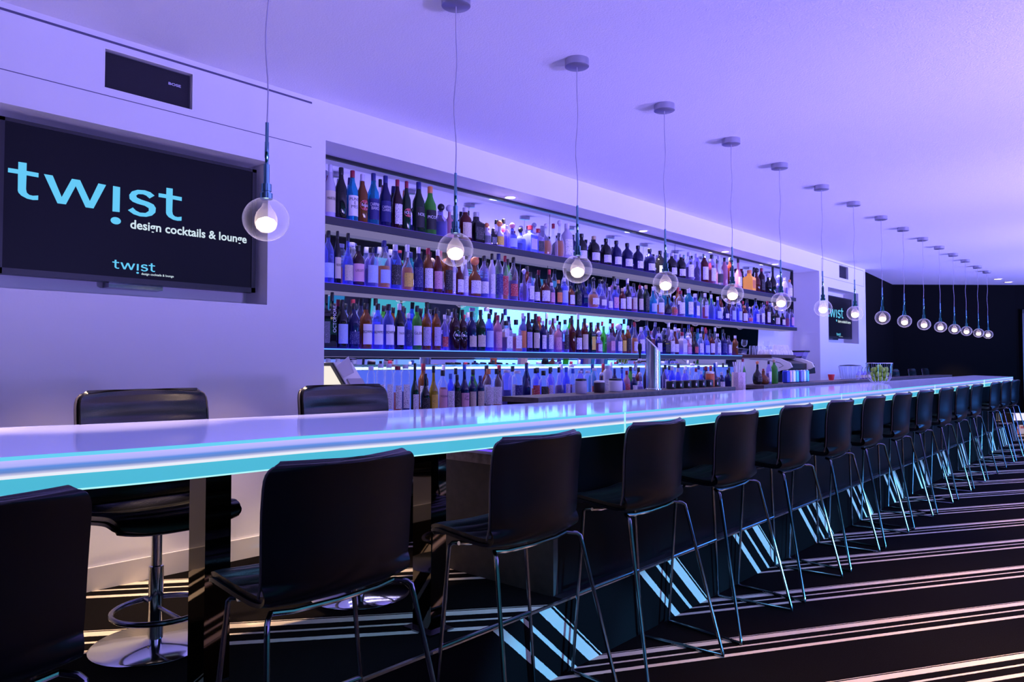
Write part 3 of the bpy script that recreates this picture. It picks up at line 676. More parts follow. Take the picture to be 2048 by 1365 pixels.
PLN = {k: mat('plain_label_' + k, v, 0.6) for k, v in {'w': (0.86, 0.82, 0.88), 'c': (0.72, 0.62, 0.48), 'k': (0.012, 0.012, 0.016), 'n': (0.02, 0.02, 0.16), 'r': (0.5, 0.03, 0.04), 'p': (0.78, 0.42, 0.55), 'b': (0.42, 0.52, 0.85)}.items()}
M_ink_l = mat('label_ink_light', (0.80, 0.78, 0.88), 0.6); M_ink_d = mat('label_ink_dark', (0.03, 0.02, 0.05), 0.6)
M_plain_w = mat('label_plain_white', (0.74, 0.70, 0.80), 0.6)
SH = {  # radius fraction, height fraction; then cap (radius fraction, from, to, kind) and label span
    'W': ([(.93, 0), (1, .012), (1, .56), (.93, .63), (.62, .72), (.44, .79), (.38, .86), (.37, .92)], (.41, .86, 1.0, 'c'), (.10, .50)),
    'S': ([(.94, 0), (1, .012), (1, .62), (.93, .68), (.60, .755), (.42, .80), (.38, .90)], (.43, .86, 1.0, 'c'), (.10, .54)),
    'B': ([(.9, 0), (1, .02), (1, .55), (.95, .62), (.78, .69), (.48, .755), (.33, .79), (.31, .89)], (.38, .87, 1.0, 'c'), (.10, .38)),
    'Q': ([(.9, 0), (1, .02), (1, .44), (.85, .53), (.48, .60), (.34, .65), (.32, .78)], (.48, .76, 1.0, 'b'), (.08, .40)),
    'T': ([(.93, 0), (1, .015), (1, .42), (.88, .50), (.50, .60), (.34, .68), (.30, .80), (.29, .92)], (.35, .85, 1.0, 'c'), (.08, .38)),
    'K': ([(.93, 0), (1, .015), (1, .80), (.90, .86), (.62, .89), (.58, .93)], (.66, .92, 1.0, 'c'), (.12, .60)),
    'D': ([(.55, 0), (.86, .04), (1, .16), (1, .30), (.82, .44), (.42, .55), (.27, .64), (.25, .86)], (.36, .84, 1.0, 'b'), (.12, .32)),
    'X': ([(.95, 0), (1, .01), (1, .60), (.92, .65), (.50, .70), (.36, .74), (.34, .86)], (.44, .84, 1.0, 'c'), (.10, .50))}
SEG = 20; cache = {}
def bmesh_for(sh, ratio):
    key = (sh, ratio)
    if key in cache: return cache[key]
    prof, cp, lb = SH[sh]; sq = 1.0 if sh == 'X' else 0.0
    body = MB().lathe([(a * ratio, b) for a, b in prof], SEG, sq=sq).mesh('bottle_body', True, 50)
    r = cp[0] * ratio; z0, z1 = cp[1], cp[2]
    if cp[3] == 'c': cap = MB().lathe([(r * .96, z0), (r, z0 + .005), (r, z1 - .008), (r * .9, z1)], 16).mesh('cap')
    else:
        rr = (z1 - z0 - 0.02) / 2; cm = MB().lathe([(r * .6, z0), (r * .6, z0 + .03)], 12); cm.sphere((0, 0, z1 - rr), rr, 14, 8); cap = cm.mesh('cap')
    R = ratio * (1.012 if not sq else 0.915); a0 = 1.15 if not sq else 0.62
    lm = MB()
    if sq:
        hw = R * 0.82; lm.add([(R, -hw, lb[0]), (R, hw, lb[0]), (R, hw, lb[1]), (R, -hw, lb[1])], [(0, 1, 2, 3)])
    else:
        n = 12; vs = []
        for k in range(n + 1):
            a = -a0 + 2 * a0 * k / n; vs += [(R * math.cos(a), R * math.sin(a), lb[0]), (R * math.cos(a), R * math.sin(a), lb[1])]
        lm.add(vs, [(2 * k, 2 * k + 2, 2 * k + 3, 2 * k + 1) for k in range(n)])
    cache[key] = (body, cap, lm.mesh('label', True, 80), R); return cache[key]
liq = {}
def liquid_mesh(sh, ratio):
    key = (sh, ratio)
    if key not in liq:
        prof = SH[sh][0]; p2 = []
        for a, b in prof:
            if b > 0.5: break
            p2.append((a * ratio * 0.90, max(b, .012)))
        p2.append((p2[-1][0], 0.46 if sh not in 'QTD' else 0.36)); liq[key] = MB().lathe(p2, SEG, sq=1.0 if sh == 'X' else 0.0).mesh('liquid', True, 50)
    return liq[key]
LQ = {k: mat('liquid_' + k, v, 0.15, emi=v, es=0.15) for k, v in {'amber': (0.30, 0.09, 0.02), 'rose': (0.22, 0.03, 0.03), 'violet': (0.06, 0.03, 0.16), 'blue': (0.02, 0.03, 0.22)}.items()}
CN = dict(c='clear', l='lilac-tinted', b='blue', t='teal', g='green', n='navy', k='black', d='dark green', a='amber', r='russet', m='dark maroon', w='frosted white', o='glowing orange', y='yellow', p='pink')
KN = dict(k='black', w='white', r='red', n='navy', o='orange', b='blue', y='cork', p='pink', g='green', c='glass', s='silver')
LN = dict(w='white', c='cream', k='black', n='navy', r='red', p='pink', l='lilac', y='yellow', o='orange', b='blue', g='grey', R='red round', O='octagonal')
NN = dict(W='wine-shaped', S='spirit', B='round-shouldered', Q='squat stoppered', T='long-necked', K='straight-sided', D='round-bellied', X='square')
SN = {1: 'top shelf', 2: 'middle shelf', 3: 'lowest shelf', 4: 'back counter'}
nb = 0
def bottle(x, y, z, h, r, code, lab, group, text=None, turn=0.0):
    global nb
    sh, g, c, l = code; ratio = round(r / h / 0.01) * 0.01; ratio = max(0.05, min(0.40, ratio))
    body, cap, lbm, R = bmesh_for(sh, ratio)
    t = thing('bottle', lab, 'bottle', (x, y, z), turn, group); t.scale = (h, h, h); nb += 1
    ob('body', body, GM[g], t)
    if c != '-': ob('cap', cap, CM[c], t)
    if g in 'cl' and (nb % 3 != 1): ob('liquid', liquid_mesh(sh, ratio), LQ[('amber', 'violet', 'rose', 'blue')[nb // 3 % 4]], t)
    if l not in '-RO':
        lo = ob('label', lbm, PLN[l] if text and l in PLN else LM[l], t)
    else: lo = None
    ink = M_ink_l if (l in 'knrbgRO' or l == '-') else M_ink_d
    if l in 'RO':
        z0 = 0.36; rr = min(0.13, R * 0.95); n = 8 if l == 'O' else 20; disc = []
        for rad, m_, nm in (((rr, LM['r'] if l == 'R' else M_ink_l, 'round_label'),) if l == 'R' else ((rr, M_ink_l, 'label_outline'), (rr * .88, GM['k'], 'octagon_label'))):
            q = MB(); k0 = 1.012 if nm != 'octagon_label' else 1.02
            vs = [(R * k0, 0, z0)] + [(R * k0 * math.cos(rad * math.cos(2 * PI * k / n) / R), R * k0 * math.sin(rad * math.cos(2 * PI * k / n) / R), z0 + rad * math.sin(2 * PI * k / n)) for k in range(n)]
            q.add(vs, [(0, 1 + k, 1 + (k + 1) % n) for k in range(n)]); lo = ob(nm, q, m_, t)
    if text:
        sp = SH[sh][2]; lines = text.split('_')
        hh = 0.066 if max(map(len, lines)) > 7 else 0.085
        if text == 'OCTOMORE':
            q = ob('lettering', text_mesh(text, 0.085), M_ink_l, lo or t); q.rotation_euler = (PI / 2, 0, 0); q.location = (R * 1.1, R * 0.35, 0.52)
        else:
            k = min(1.0, 2.0 * R / (max(map(len, lines)) * hh * 0.62))
            q = ob('lettering', text_mesh('\n'.join(lines).upper() if text not in ('Regale', 'Octo', 'La_Fee') else '\n'.join(lines), hh, wide=k, wrap=R * 1.035), ink, lo or t)
            q.location = (0, 0, (sp[0] + sp[1]) / 2 + (0.05 if l in 'wcknlpb' else 0) if l not in 'RO' else 0.36)
    return t
def on_shelf(u, v, X):
    r = fwd + rgt * ((u - 1024) / F_PX) - upv * ((v - 682.5) / F_PX); k = X / r.x
    return r.y * k, 1.28 + r.z * k, k
BOTTLES={}
BOTTLES[1]=(2.118,-3.58,'''661 330 22 W w w c MARTINI
682 336 23 W k k - -
705 342 22 W t r w PUNT_E_MES
726 349 21 W a w R Regale
748 347 24 W t n n CARPANO_BIANCO
772 352 22 W n n n CARPANO_CLASSICO
795 360 21 W m r w -
814 363 19 W d r R NOILLY
837 365 24 W d n k NOILLY
860 374 25 W g o k PICON
881 408 26 Q l k - -
898 410 22 Q p w - -
914 428 18 T k k - -
931 416 26 S r w c -
953 425 28 X k s k -
973 446 18 Q w o g -
986 458 14 X k k g -
1000 442 18 Q w o y -
1013 452 14 S l w - -
1025 446 24 Q b p b -
1041 455 22 Q b k - -
1060 452 24 X b r l -
1077 458 20 X l r k -
1092 447 26 D c w - -
1106 448 18 T c r - -
1118 441 22 D c w - -
1134 448 24 S w w w -
1147 470 16 B n k l -
1164 468 22 B k k w -
1187 473 24 B k y w -
1211 478 22 B k k w -
1232 482 22 B n k w -
1254 487 22 B n k w -
1275 492 22 B n k w -
1299 498 22 B n k w -
1321 502 20 B k k w -
1343 507 20 B k w w -
1361 509 19 B k w w -
1378 505 19 S c w w -
1394 508 17 S l w - -
1409 508 17 S r s w -
1424 510 17 S l k w -
1438 512 17 T c w k -
1449 516 13 S p k - -
1461 516 15 S r k l -
1476 517 15 T p k w -
1498 541 28 X o o o -
1513 536 16 Q r k - -
1523 537 14 S m r k -
1535 546 14 Q k w - -
1546 534 14 T k k - -
1558 551 13 Q l w - -
1569 555 12 S l w - -
1580 560 11 S w o w -''')
BOTTLES[2]=(1.738,-3.58,'''657 462 24 B b k b -
674 463 22 W k k c FREIXENET
696 467 20 T b k c -
716 492 24 S m k p LILLET
742 496 27 S l k b -
767 482 26 B c n b -
791 490 24 S b w k -
816 490 24 T c w y -
838 495 20 S n w n -
857 497 20 S a r w -
876 500 20 W r w p -
898 500 18 S a k k -
908 508 14 S w k w -
920 512 18 Q r y w -
931 520 16 S w w w -
950 514 26 Q a o w -
968 512 20 B l k w -
983 508 15 S w k w -
997 507 18 S c n n -
1011 512 15 S c r r -
1027 515 20 B c k r -
1047 538 20 D l w - -
1062 545 16 S l k w -
1073 550 14 T k k w -
1090 560 20 S r k w -
1103 566 14 S l w p -
1116 561 16 W k o o -
1129 556 16 S b w b -
1143 572 15 S a k w -
1156 570 15 S d k k -
1169 574 12 X n k - -
1186 555 24 D c k w -
1204 560 16 D c k w -
1218 575 14 T l w w -
1231 573 15 S b k p -
1245 577 14 S r y w -
1257 570 14 S k k w -
1268 567 14 W l k c -
1279 571 13 W k r c -
1291 571 13 S d y k -
1305 574 15 T t w b -
1321 586 16 S c w w -
1336 592 16 D k k k -
1348 592 14 D c w r -
1360 582 18 S c r w -
1377 579 18 S t w w -
1391 588 16 X b w w -
1409 587 13 S c w l -
1422 590 13 T b w - -
1436 594 14 T b w b -
1452 597 13 D n w w -
1465 604 12 S l w b -
1478 605 13 S b w b -
1488 612 13 S r o w -
1500 614 12 D l w r -
1512 612 12 S b k l -
1524 608 12 S c k w -
1534 603 11 S m r w -
1544 615 11 W k k - -
1554 612 12 Q k y c -
1564 620 11 Q k w w -
1574 618 10 S l k - -
1583 619 10 S l k p -''')
BOTTLES[3]=(1.362,-3.58,'''652 590 14 X k k g -
665 585 22 X k k - OCTOMORE
685 600 24 W k k b -
708 607 24 B n k n -
733 607 24 S a k w BOWMORE
756 608 22 S b k w BOWMORE
777 609 22 S b k w BOWMORE
799 608 20 W k w w TALISKER
817 627 16 S b w n -
834 612 20 S g k w GLEN
853 616 18 S a k l -
874 616 18 S a k l -
890 630 16 B l w r -
909 618 22 B m k O Octo
925 620 20 B m k O Octo
943 624 20 B n k c -
962 620 22 B d k c -
979 628 18 S b k b -
995 631 18 S p r p -
1012 642 22 X c k w -
1031 640 20 X c k w -
1045 627 15 S l w o -
1057 626 16 W k k l -
1071 628 17 W k k c -
1086 642 14 S n w w -
1099 641 16 S c w w -
1115 650 16 S p w p -
1130 640 16 S l k k -
1143 640 16 S r k - -
1157 628 16 T m w w -
1170 638 15 S r k c -
1183 645 16 X d k y -
1197 662 14 Q l w w -
1208 653 13 W g g - -
1222 658 14 X l k p -
1236 648 16 Q c w w -
1247 660 13 S a k y -
1256 652 13 S a w k -
1268 645 14 T c r w -
1283 655 15 S l w w -
1297 662 12 S k k - -
1318 668 14 S n w w -
1331 670 15 X k k k -
1343 660 13 S c w w -
1351 655 15 T r w w -
1364 665 16 X w r w -
1377 672 14 Q p w p -
1389 668 14 T k k r -
1402 668 12 S c w w -
1413 660 15 T b r b -
1424 668 12 S r k w -
1435 668 14 B c w w -
1447 667 12 S n k n -
1458 672 11 S l k w -
1470 672 12 S a w - -''')
BOTTLES[4]=(.962,-3.50,'''743 733 17 K c c - -
761 728 17 K c w w -
779 728 17 K c w w -
795 733 18 K c r w -
812 730 17 K c w w -
831 727 17 T d k w -
851 748 18 T k k k -
867 732 18 T y k y -
886 741 19 S c k p MOLINARI
901 748 16 S b b w -
915 750 16 S k k k -
930 730 20 T n b p La_Fee
945 753 16 S n n c -
960 752 16 S n n c -
977 738 20 S c o w -
994 738 20 S c k w -
1014 740 20 K l w - -
1034 742 22 K c w n -
1054 730 16 T n n - -
1070 737 18 S c k r -
1086 742 20 S c k k -
1100 738 14 S l k l -
1118 735 18 T c k n -
1132 735 16 S b b l -
1146 738 16 S c b b -
1160 742 14 K l w - -
1176 742 16 K c w - -
1190 737 13 K c w - -
1204 745 14 D n w - -
1216 732 18 K w w w -
1230 738 13 S n n - -
1243 738 13 T b b - -
1254 742 14 S p r r -
1268 748 14 S n w w -
1281 745 16 D l w l -
1331 730 13 S l k w -
1343 733 14 S b w w -
1356 737 13 S b w b -
1369 740 12 S l w - -
1381 742 12 T c w - -
1392 737 12 S c r - -
1403 743 12 S b w - -
1413 733 14 W n r w -
1430 727 14 T n b w -
1444 745 13 S n w w -
1456 740 13 S n k - -
1470 733 14 S b w b -
1485 718 12 W g r - -''')
for sid, (z, x, rows) in BOTTLES.items():
    R_ = []
    for ln in rows.strip().split('\n'):   # sight line and top line of each bottle, its width; sight line -> place along its shelf
        a, b, wpx, sh, g, c, l, tx = ln.split(); y, top, dist = on_shelf(float(a), float(b), x)
        R_.append((y, top - z, min(float(wpx) / 2 / F_PX * dist, 0.062), sh + g + c + l, tx))
    prev = -9
    for i, (y, h, r, code, tx) in enumerate(R_):
        if i + 1 < len(R_): r = min(r, (R_[i + 1][0] - y) * 0.5 * 0.99 + 0.006)
        r = min(r, (y - prev) * 0.97) if prev > 0 else r
        prev = y + r
        code2 = code if code[2] != '-' else code[:2] + '-' + code[3]
        sh, g, c, l = code2
        lab = '%s %s bottle%s%s, %s from left, front row, %s' % (CN[g], NN[sh], (', %s cap' % KN[c]) if c != '-' else '', (', %s label' % LN[l]) if l != '-' else '', ordinal(i + 1), SN[sid])
        bottle(x + rnd.uniform(-0.006, 0.006), y, z + (0.0005 if sid != 4 else 0.0005), h, r, code2, lab, 'bottles in front on the ' + SN[sid], tx.strip("'") if tx != '-' else None, rnd.uniform(-0.30, 0.12))
# second rows, half hidden behind the first
BACK = {1: (2.46, 8.9, 18, -3.675), 2: (2.40, 9.2, 30, -3.675), 3: (2.62, 7.6, 26, -3.675), 4: (3.15, 7.6, 32, -3.60)}
pal = ['Sckw', 'Slk-', 'Scnw', 'Tcw-', 'Srkw', 'Wnk-', 'Slw-', 'Wtn-', 'Tck-', 'Wmr-', 'Sbk-', 'Kcw-', 'Sarw', 'Wgk-']
for sid, (ya, yb, n, x) in BACK.items():
    z = BOTTLES[sid][0]
    for k in range(n):
        y = ya + (yb - ya) * k / (n - 1) + rnd.uniform(-.02, .02); code = pal[(k * 5 + sid * 3) % len(pal)]
        if sid == 1 and y > 3.2: code = ('Bkk-', 'Slk-', 'Qlw-')[k % 3]
        h = rnd.uniform(.265, .325) if not (sid == 1 and y > 3.2) else rnd.uniform(.20, .25)
        sh, g, c, l = code
        lab = '%s %s bottle%s, %s from left, second row, %s' % (CN[g], NN[sh], (', %s cap' % KN[c]) if c != '-' else '', ordinal(k + 1), SN[sid])
        bottle(x, y, z + 0.0005, h, 0.033, code, lab, 'bottles in the second row on the ' + SN[sid], None, rnd.uniform(-.3, .3))

# ------------------------------------------------------------------ beer tap on the near ledge
t = thing('beer_tap', 'tall brushed steel beer tap column with a slanted face on the ledge', 'beer tap', (-2.60, 4.33, 1.0945))
cm = MB(); n = 32; vs = []; H0, H1 = 0.27, 0.345; rr = 0.050
for k in range(n):
    a = 2 * PI * k / n; c, s = math.cos(a), math.sin(a); vs += [(rr * c, rr * s, 0.0), (rr * c, rr * s, (H0 + H1) / 2 - s * 0.0 - (c * 0.045) - s * 0.02)]
fs = [(2 * k, 2 * ((k + 1) % n), 2 * ((k + 1) % n) + 1, 2 * k + 1) for k in range(n)] + [tuple(2 * k + 1 for k in range(n)), tuple(2 * k for k in range(n - 1, -1, -1))]
ob('column', cm.add(vs, fs), M_steel, t)
vs = []; pts = []
for k in range(n):
    a = 2 * PI * k / n; c, s = math.cos(a), math.sin(a); pts.append((rr * 0.98 * c, rr * 0.98 * s, (H0 + H1) / 2 - c * 0.044 - s * 0.02))
ob('slanted_face', MB().add(pts + [(p[0], p[1], p[2] + 0.004) for p in pts], [tuple(range(n)), tuple(range(2 * n - 1, n - 1, -1))] + [(k, (k + 1) % n, n + (k + 1) % n, n + k) for k in range(n)]), M_white, t)
tp = ob('tap', MB().tube([(-0.045, 0, 0.20), (-0.10, -0.01, 0.20), (-0.125, -0.015, 0.19), (-0.135, -0.02, 0.13)], 0.011, 12).sphere((-0.10, -0.01, 0.20), 0.017, 14, 8), M_chrome, t)
ob('tap_handle', MB().lathe([(0.006, 0.0), (0.008, 0.03), (0.015, 0.07), (0.013, 0.10), (0.004, 0.108)], 16, -0.10, -0.01, 0.215), M_black, tp)
ob('base_flange', MB().lathe([(0.058, 0), (0.058, 0.008), (0.052, 0.012)], 32), M_chrome, t)

# ------------------------------------------------------------------ glasswasher with a sloping front at the near end of the back counter
t = thing('glasswasher', 'white cabinet with a sloping grey front at the left end of the back counter', 'glasswasher', (-3.44, 2.36, 0.9605))
side = [(-0.30, 0), (0.215, 0), (0.215, 0.06), (-0.055, 0.322), (-0.30, 0.322)]
ob('body', MB().prism(side, 'y', 0.012, 0.135), mat('pale_enamel_lit', (0.85, 0.80, 0.74), 0.4), t)
sp_ = [(-0.30, 0.02), (0.180, 0.02), (0.175, 0.06), (-0.070, 0.300), (-0.30, 0.300)]
ob('side_panel', MB().prism(sp_, 'y', 0.004, 0.012), emit('backlit_white_panel', (1.0, 0.90, 0.80), 0.95), t)
ob('edge_trim', MB().prism([(0.180, 0.0), (0.205, 0.0), (0.205, 0.062), (-0.058, 0.318), (-0.30, 0.318), (-0.30, 0.302), (-0.068, 0.302), (0.180, 0.060)], 'y', 0.0, 0.012), M_black, t)
sl = MB(); a = Vector((0.215, 0.062)); b = Vector((-0.052, 0.322)); d = (b - a); nn = Vector((-d.y, d.x)).normalized() * -1
q1 = a + nn * 0.012 + d * 0.02; q2 = a + nn * 0.012 + d * 0.62
sl.prism([(a.x, a.y), (q1.x, q1.y), (q2.x, q2.y), ((a + d * .62).x, (a + d * .62).y)], 'y', 0.025, 0.125)
ob('door', sl, mat('grey_door', (0.42, 0.38, 0.40), 0.35), t)
t2 = thing('paper_note', 'crumpled lilac paper note stuck at the top of the sloping white cabinet', 'note', (-3.44, 2.40, 1.28))
ob('sheet', MB().add([(-0.02, -0.03, -0.02), (0.045, -0.03, -0.085), (0.075, 0.02, -0.055), (0.02, 0.02, 0.035), (-0.022, -0.028, -0.018), (0.043, -0.028, -0.083), (0.073, 0.022, -0.053), (0.018, 0.022, 0.037)],
   [(0, 1, 2, 3), (7, 6, 5, 4), (0, 4, 5, 1), (1, 5, 6, 2), (2, 6, 7, 3), (3, 7, 4, 0)]), M_paper, t2)

# ------------------------------------------------------------------ espresso machine, cups, grinder
t = thing('espresso_machine', 'white and grey espresso machine loaded with cups beside the bottle shelves', 'coffee machine', (-3.44, 8.00, 0.9605))
sd = [(-0.26, 0.0), (0.22, 0.0), (0.17, 0.10), (0.18, 0.20), (0.26, 0.235), (0.34, 0.245), (0.385, 0.27), (0.36, 0.32), (0.24, 0.37), (0.05, 0.392), (-0.26, 0.385)]
M_ms = mat('machine_grey', (0.92, 0.88, 0.86), 0.3)
ob('side_panel', MB().prism(sd, 'y', 0.0, 0.03), M_ms, t); ob('side_panel', MB().prism(sd, 'y', 0.67, 0.70), M_ms, t)
ob('body', MB().box(-0.25, 0.12, 0.03, 0.67, 0.02, 0.36), M_black, t)
ob('group_housing', MB().prism([(0.12, 0.22), (0.30, 0.25), (0.30, 0.31), (0.12, 0.36)], 'y', 0.03, 0.67), M_black, t)
for k in range(2):
    g = ob('group_head', MB().lathe([(0.035, 0), (0.035, 0.03), (0.028, 0.04)], 20, 0.22, 0.18 + 0.32 * k, 0.19), M_chrome, t)
    ob('portafilter', MB().tube([(0.22, 0.18 + 0.32 * k, 0.185), (0.37, 0.18 + 0.32 * k, 0.18)], 0.013, 10), M_black, g)
ob('drip_tray', MB().box(0.12, 0.30, 0.03, 0.67, 0.0, 0.06), M_black, t)
ob('side_inlay', MB().tube([(0.24, -0.001, 0.262), (0.29, -0.001, 0.285), (0.25, -0.001, 0.318), (0.10, -0.001, 0.352), (-0.1, -0.001, 0.36)], 0.0025, 6), M_black, t)
ob('cup_rail', MB().box(-0.24, 0.16, -0.01, 0.71, 0.375, 0.41), mat('brown_rail', (0.10, 0.05, 0.045), 0.4), t)
cup0 = None
def small_cup(x, y, z, lab):
    global cup0
    if cup0 is None:
        cup0 = thing('coffee_cup', lab, 'cup', (x, y, z), 0, 'white cups on the coffee machine')
        ob('bowl', MB().lathe([(0.034, 0), (0.036, 0.004), (0.030, 0.035), (0.018, 0.055), (0.016, 0.058)], 20), M_white, cup0)
        ob('handle', MB().tube([(0.030, 0, 0.015), (0.046, 0, 0.018), (0.046, 0, 0.034), (0.026, 0, 0.040)], 0.004, 8), M_white, cup0)
    else: dup(cup0, (x, y, z), rnd.uniform(0, 6), lab)
k = 0
for row in range(2):
    for i in range(9):
        k += 1; small_cup(-3.33 - row * 0.10, 8.04 + i * 0.078, 1.3715, 'upturned white coffee cup on the coffee machine, %s in the %s line' % (ordinal(i + 1), ('front', 'rear')[row]))
for i in range(4):
    small_cup(-3.36, 8.30 + i * 0.11, 1.4305, 'upturned white coffee cup stacked on the others, %s of the upper four from the left' % ordinal(i + 1))
tum0 = None
for i, (x, y, z) in enumerate(((-3.53, 8.05, 1.3715), (-3.53, 8.14, 1.3715), (-3.53, 8.23, 1.3715), (-3.53, 8.50, 1.3715), (-3.53, 8.59, 1.3715))):
    lab = 'clear tumbler upside down on the coffee machine, %s from the left' % ordinal(i + 1)
    if tum0 is None:
        tum0 = thing('tumbler', lab, 'glass', (x, y, z), 0, 'tumblers on the coffee machine')
        ob('bowl', MB().lathe([(0.036, 0), (0.036, 0.004), (0.031, 0.10), (0.029, 0.104)], 20, cap=True), GM['c'], tum0)
    else: dup(tum0, (x, y, z), label=lab)
t = thing('wine_glass', 'stemmed glass beside the cups, at the right end of the coffee machine', 'glass', (-3.62, 8.66, 1.3715))
ob('bowl', MB().lathe([(0.004, 0.09), (0.03, 0.105), (0.037, 0.14), (0.033, 0.18)], 20, cap=False), GM['c'], t); ob('stem', MB().tube([(0, 0, 0.01), (0, 0, 0.09)], 0.004, 8), GM['c'], t); ob('foot', MB().lathe([(0.030, 0), (0.004, 0.012)], 20), GM['c'], t)
t = thing('coffee_grinder', 'black coffee grinder with hopper right of the espresso machine', 'grinder', (-3.36, 8.93, 0.9605))
ob('body', MB().prism([(-0.12, 0), (0.02, 0), (0.02, 0.17), (0.16, 0.19), (0.15, 0.30), (0.02, 0.34), (-0.12, 0.33)], 'y', 0, 0.20), M_black, t)
hp = ob('hopper', MB().prism([(-0.09, 0.33), (0.04, 0.34), (0.09, 0.45), (-0.11, 0.45)], 'y', 0.02, 0.18), GM['l'], t)
ob('hopper_lid', MB().box(-0.12, 0.10, 0.01, 0.19, 0.45, 0.468), M_black, hp); ob('coffee_beans', MB().prism([(-0.085, 0.335), (0.035, 0.345), (0.06, 0.40), (-0.095, 0.39)], 'y', 0.025, 0.175), mat('roast_beans', (0.02, 0.012, 0.01), 0.6, bump=1, bscale=120), hp)
ob('base_tray', MB().box(-0.12, 0.17, 0, 0.20, 0, 0.03), M_black, t); ob('spout', MB().lathe([(0.015, 0), (0.03, 0.05), (0.03, 0.07)], 14, 0.09, 0.10, 0.13), M_chrome, t)
t = thing('knock_box', 'low black tray on the back counter right of the grinder', 'tray', (-3.25, 9.25, 0.9605)); ob('tray', MB().box(-0.1, 0.1, 0, 0.42, 0, 0.055), M_black, t); ob('tray_rim', MB().box(-0.105, 0.105, -0.005, 0.425, 0.055, 0.062), M_chrome_d, t)

# ------------------------------------------------------------------ things standing on the ledges
LZ = 1.0945
can0 = None; cc = [(0.05, 0.08, 0.6), (0.55, 0.35, 0.5), (0.75, 0.72, 0.8), (0.1, 0.55, 0.7), (0.2, 0.2, 0.6), (0.6, 0.6, 0.75), (0.1, 0.5, 0.7)]
cnm = ['deep blue', 'mauve', 'silver', 'cyan', 'indigo', 'pale grey', 'turquoise']
for i, dy in enumerate((0, .075, .15, .225, .34, .415, .49)):
    lab = '%s drinks can on the far oak ledge, %s of seven from the left' % (cnm[i], ordinal(i + 1))
    m_ = mat('can_' + cnm[i].replace(' ', '_'), cc[i], 0.25, 0.6)
    if can0 is None:
        can0 = thing('drinks_can', lab, 'can', (-2.60, 6.66, LZ), 0, 'drinks cans in a row on the ledge')
        ob('can_body', MB().lathe([(0.024, 0), (0.033, 0.008), (0.033, 0.104), (0.026, 0.113)], 20), m_, can0); ob('can_lid', MB().lathe([(0.026, 0.1131), (0.026, 0.1155)], 20), M_steel, can0)
        c_ = can0
    else:
        c_ = dup(can0, (-2.60, 6.66 + dy, LZ), label=lab)
        for ch in c_.children:
            if ch.name.startswith('can_body'): ch.material_slots[0].link = 'OBJECT'; ch.material_slots[0].material = m_
# small bottles and decanters on the far ledge
bottle(-2.60, 6.03, LZ, 0.20, 0.040, 'Dkok', 'dark round bottle on the far oak ledge, left of the amber one', 'bottles on the far oak ledge')
bottle(-2.60, 6.155, LZ, 0.135, 0.050, 'Dar-', 'small amber decanter with red neck on the far oak ledge', 'bottles on the far oak ledge')
bottle(-2.60, 6.27, LZ, 0.20, 0.024, 'Slkw', 'clear bottle with black cap between amber decanter and green bottle', 'bottles on the far oak ledge')
bottle(-2.60, 6.39, LZ, 0.215, 0.032, 'Bgy-', 'green round-shouldered bottle with cork on the far oak ledge', 'bottles on the far oak ledge')
t = thing('lattice_vase', 'pale pink patterned vase in the gap between the two oak ledges', 'vase', (-2.60, 5.66, ZP + 0.567))
ob('vase_body', MB().lathe([(0.05, 0), (0.055, 0.02), (0.055, 0.33), (0.052, 0.335)], 8), printed('pink_lattice', (0.80, 0.62, 0.66), (0.45, 0.25, 0.35), 0.53), t)
for i in range(5):
    ob('glass_straw', MB().tube([(0.02 * math.cos(i * 1.3), 0.02 * math.sin(i * 1.3), 0.28), (0.045 * math.cos(i * 1.3), 0.045 * math.sin(i * 1.3), 0.42)], 0.006, 8), M_paper, t)
for i in range(7):
    bx = (-2.62, 4.60 + i * 0.115, LZ); lab = 'small black jar on the near oak ledge, %s of seven from the left' % ordinal(i + 1)
    if i == 0:
        j0 = thing('black_jar', lab, 'jar', bx, 0, 'small black jars on the near ledge'); ob('jar_body', MB().lathe([(0.030, 0), (0.034, 0.004), (0.034, 0.05), (0.028, 0.056)], 16), M_black, j0)
        ob('jar_label', MB().add([(0.0345 * math.cos(a), 0.0345 * math.sin(a), z) for a in (-.75, -.6, -.45) for z in (0.015, 0.035)], [(0, 2, 3, 1), (2, 4, 5, 3)]), M_plain_w, j0)
    else: dup(j0, bx, label=lab)
for i, (y, r, h, col, lab) in enumerate(((2.98 + .55, .035, .09, (0.5, 0.45, 0.6), 'tiny pale pot on the near oak ledge left of the tap'), (3.72, .035, .075, (0.04, 0.02, 0.03), 'tiny dark pot on the near oak ledge left of the tap'),
    (3.90, .045, .085, (0.7, 0.68, 0.75), 'square white box-like pot on the near oak ledge left of the tap'), (5.20, .035, .12, (0.55, 0.12, 0.03), 'orange squeeze pot at the right end of the near oak ledge'))):
    t = thing('condiment_pot', lab, 'pot', (-2.62, y, LZ)); ob('pot_body', MB().lathe([(r * .9, 0), (r, .006), (r, h * .8), (r * .9, h * .85)], 16), mat('pot_%d' % i, col, 0.4), t); ob('pot_lid', MB().lathe([(r * .95, h * .85), (r * .95, h * .97), (r * .5, h)], 16), M_white if i % 2 else M_black, t)
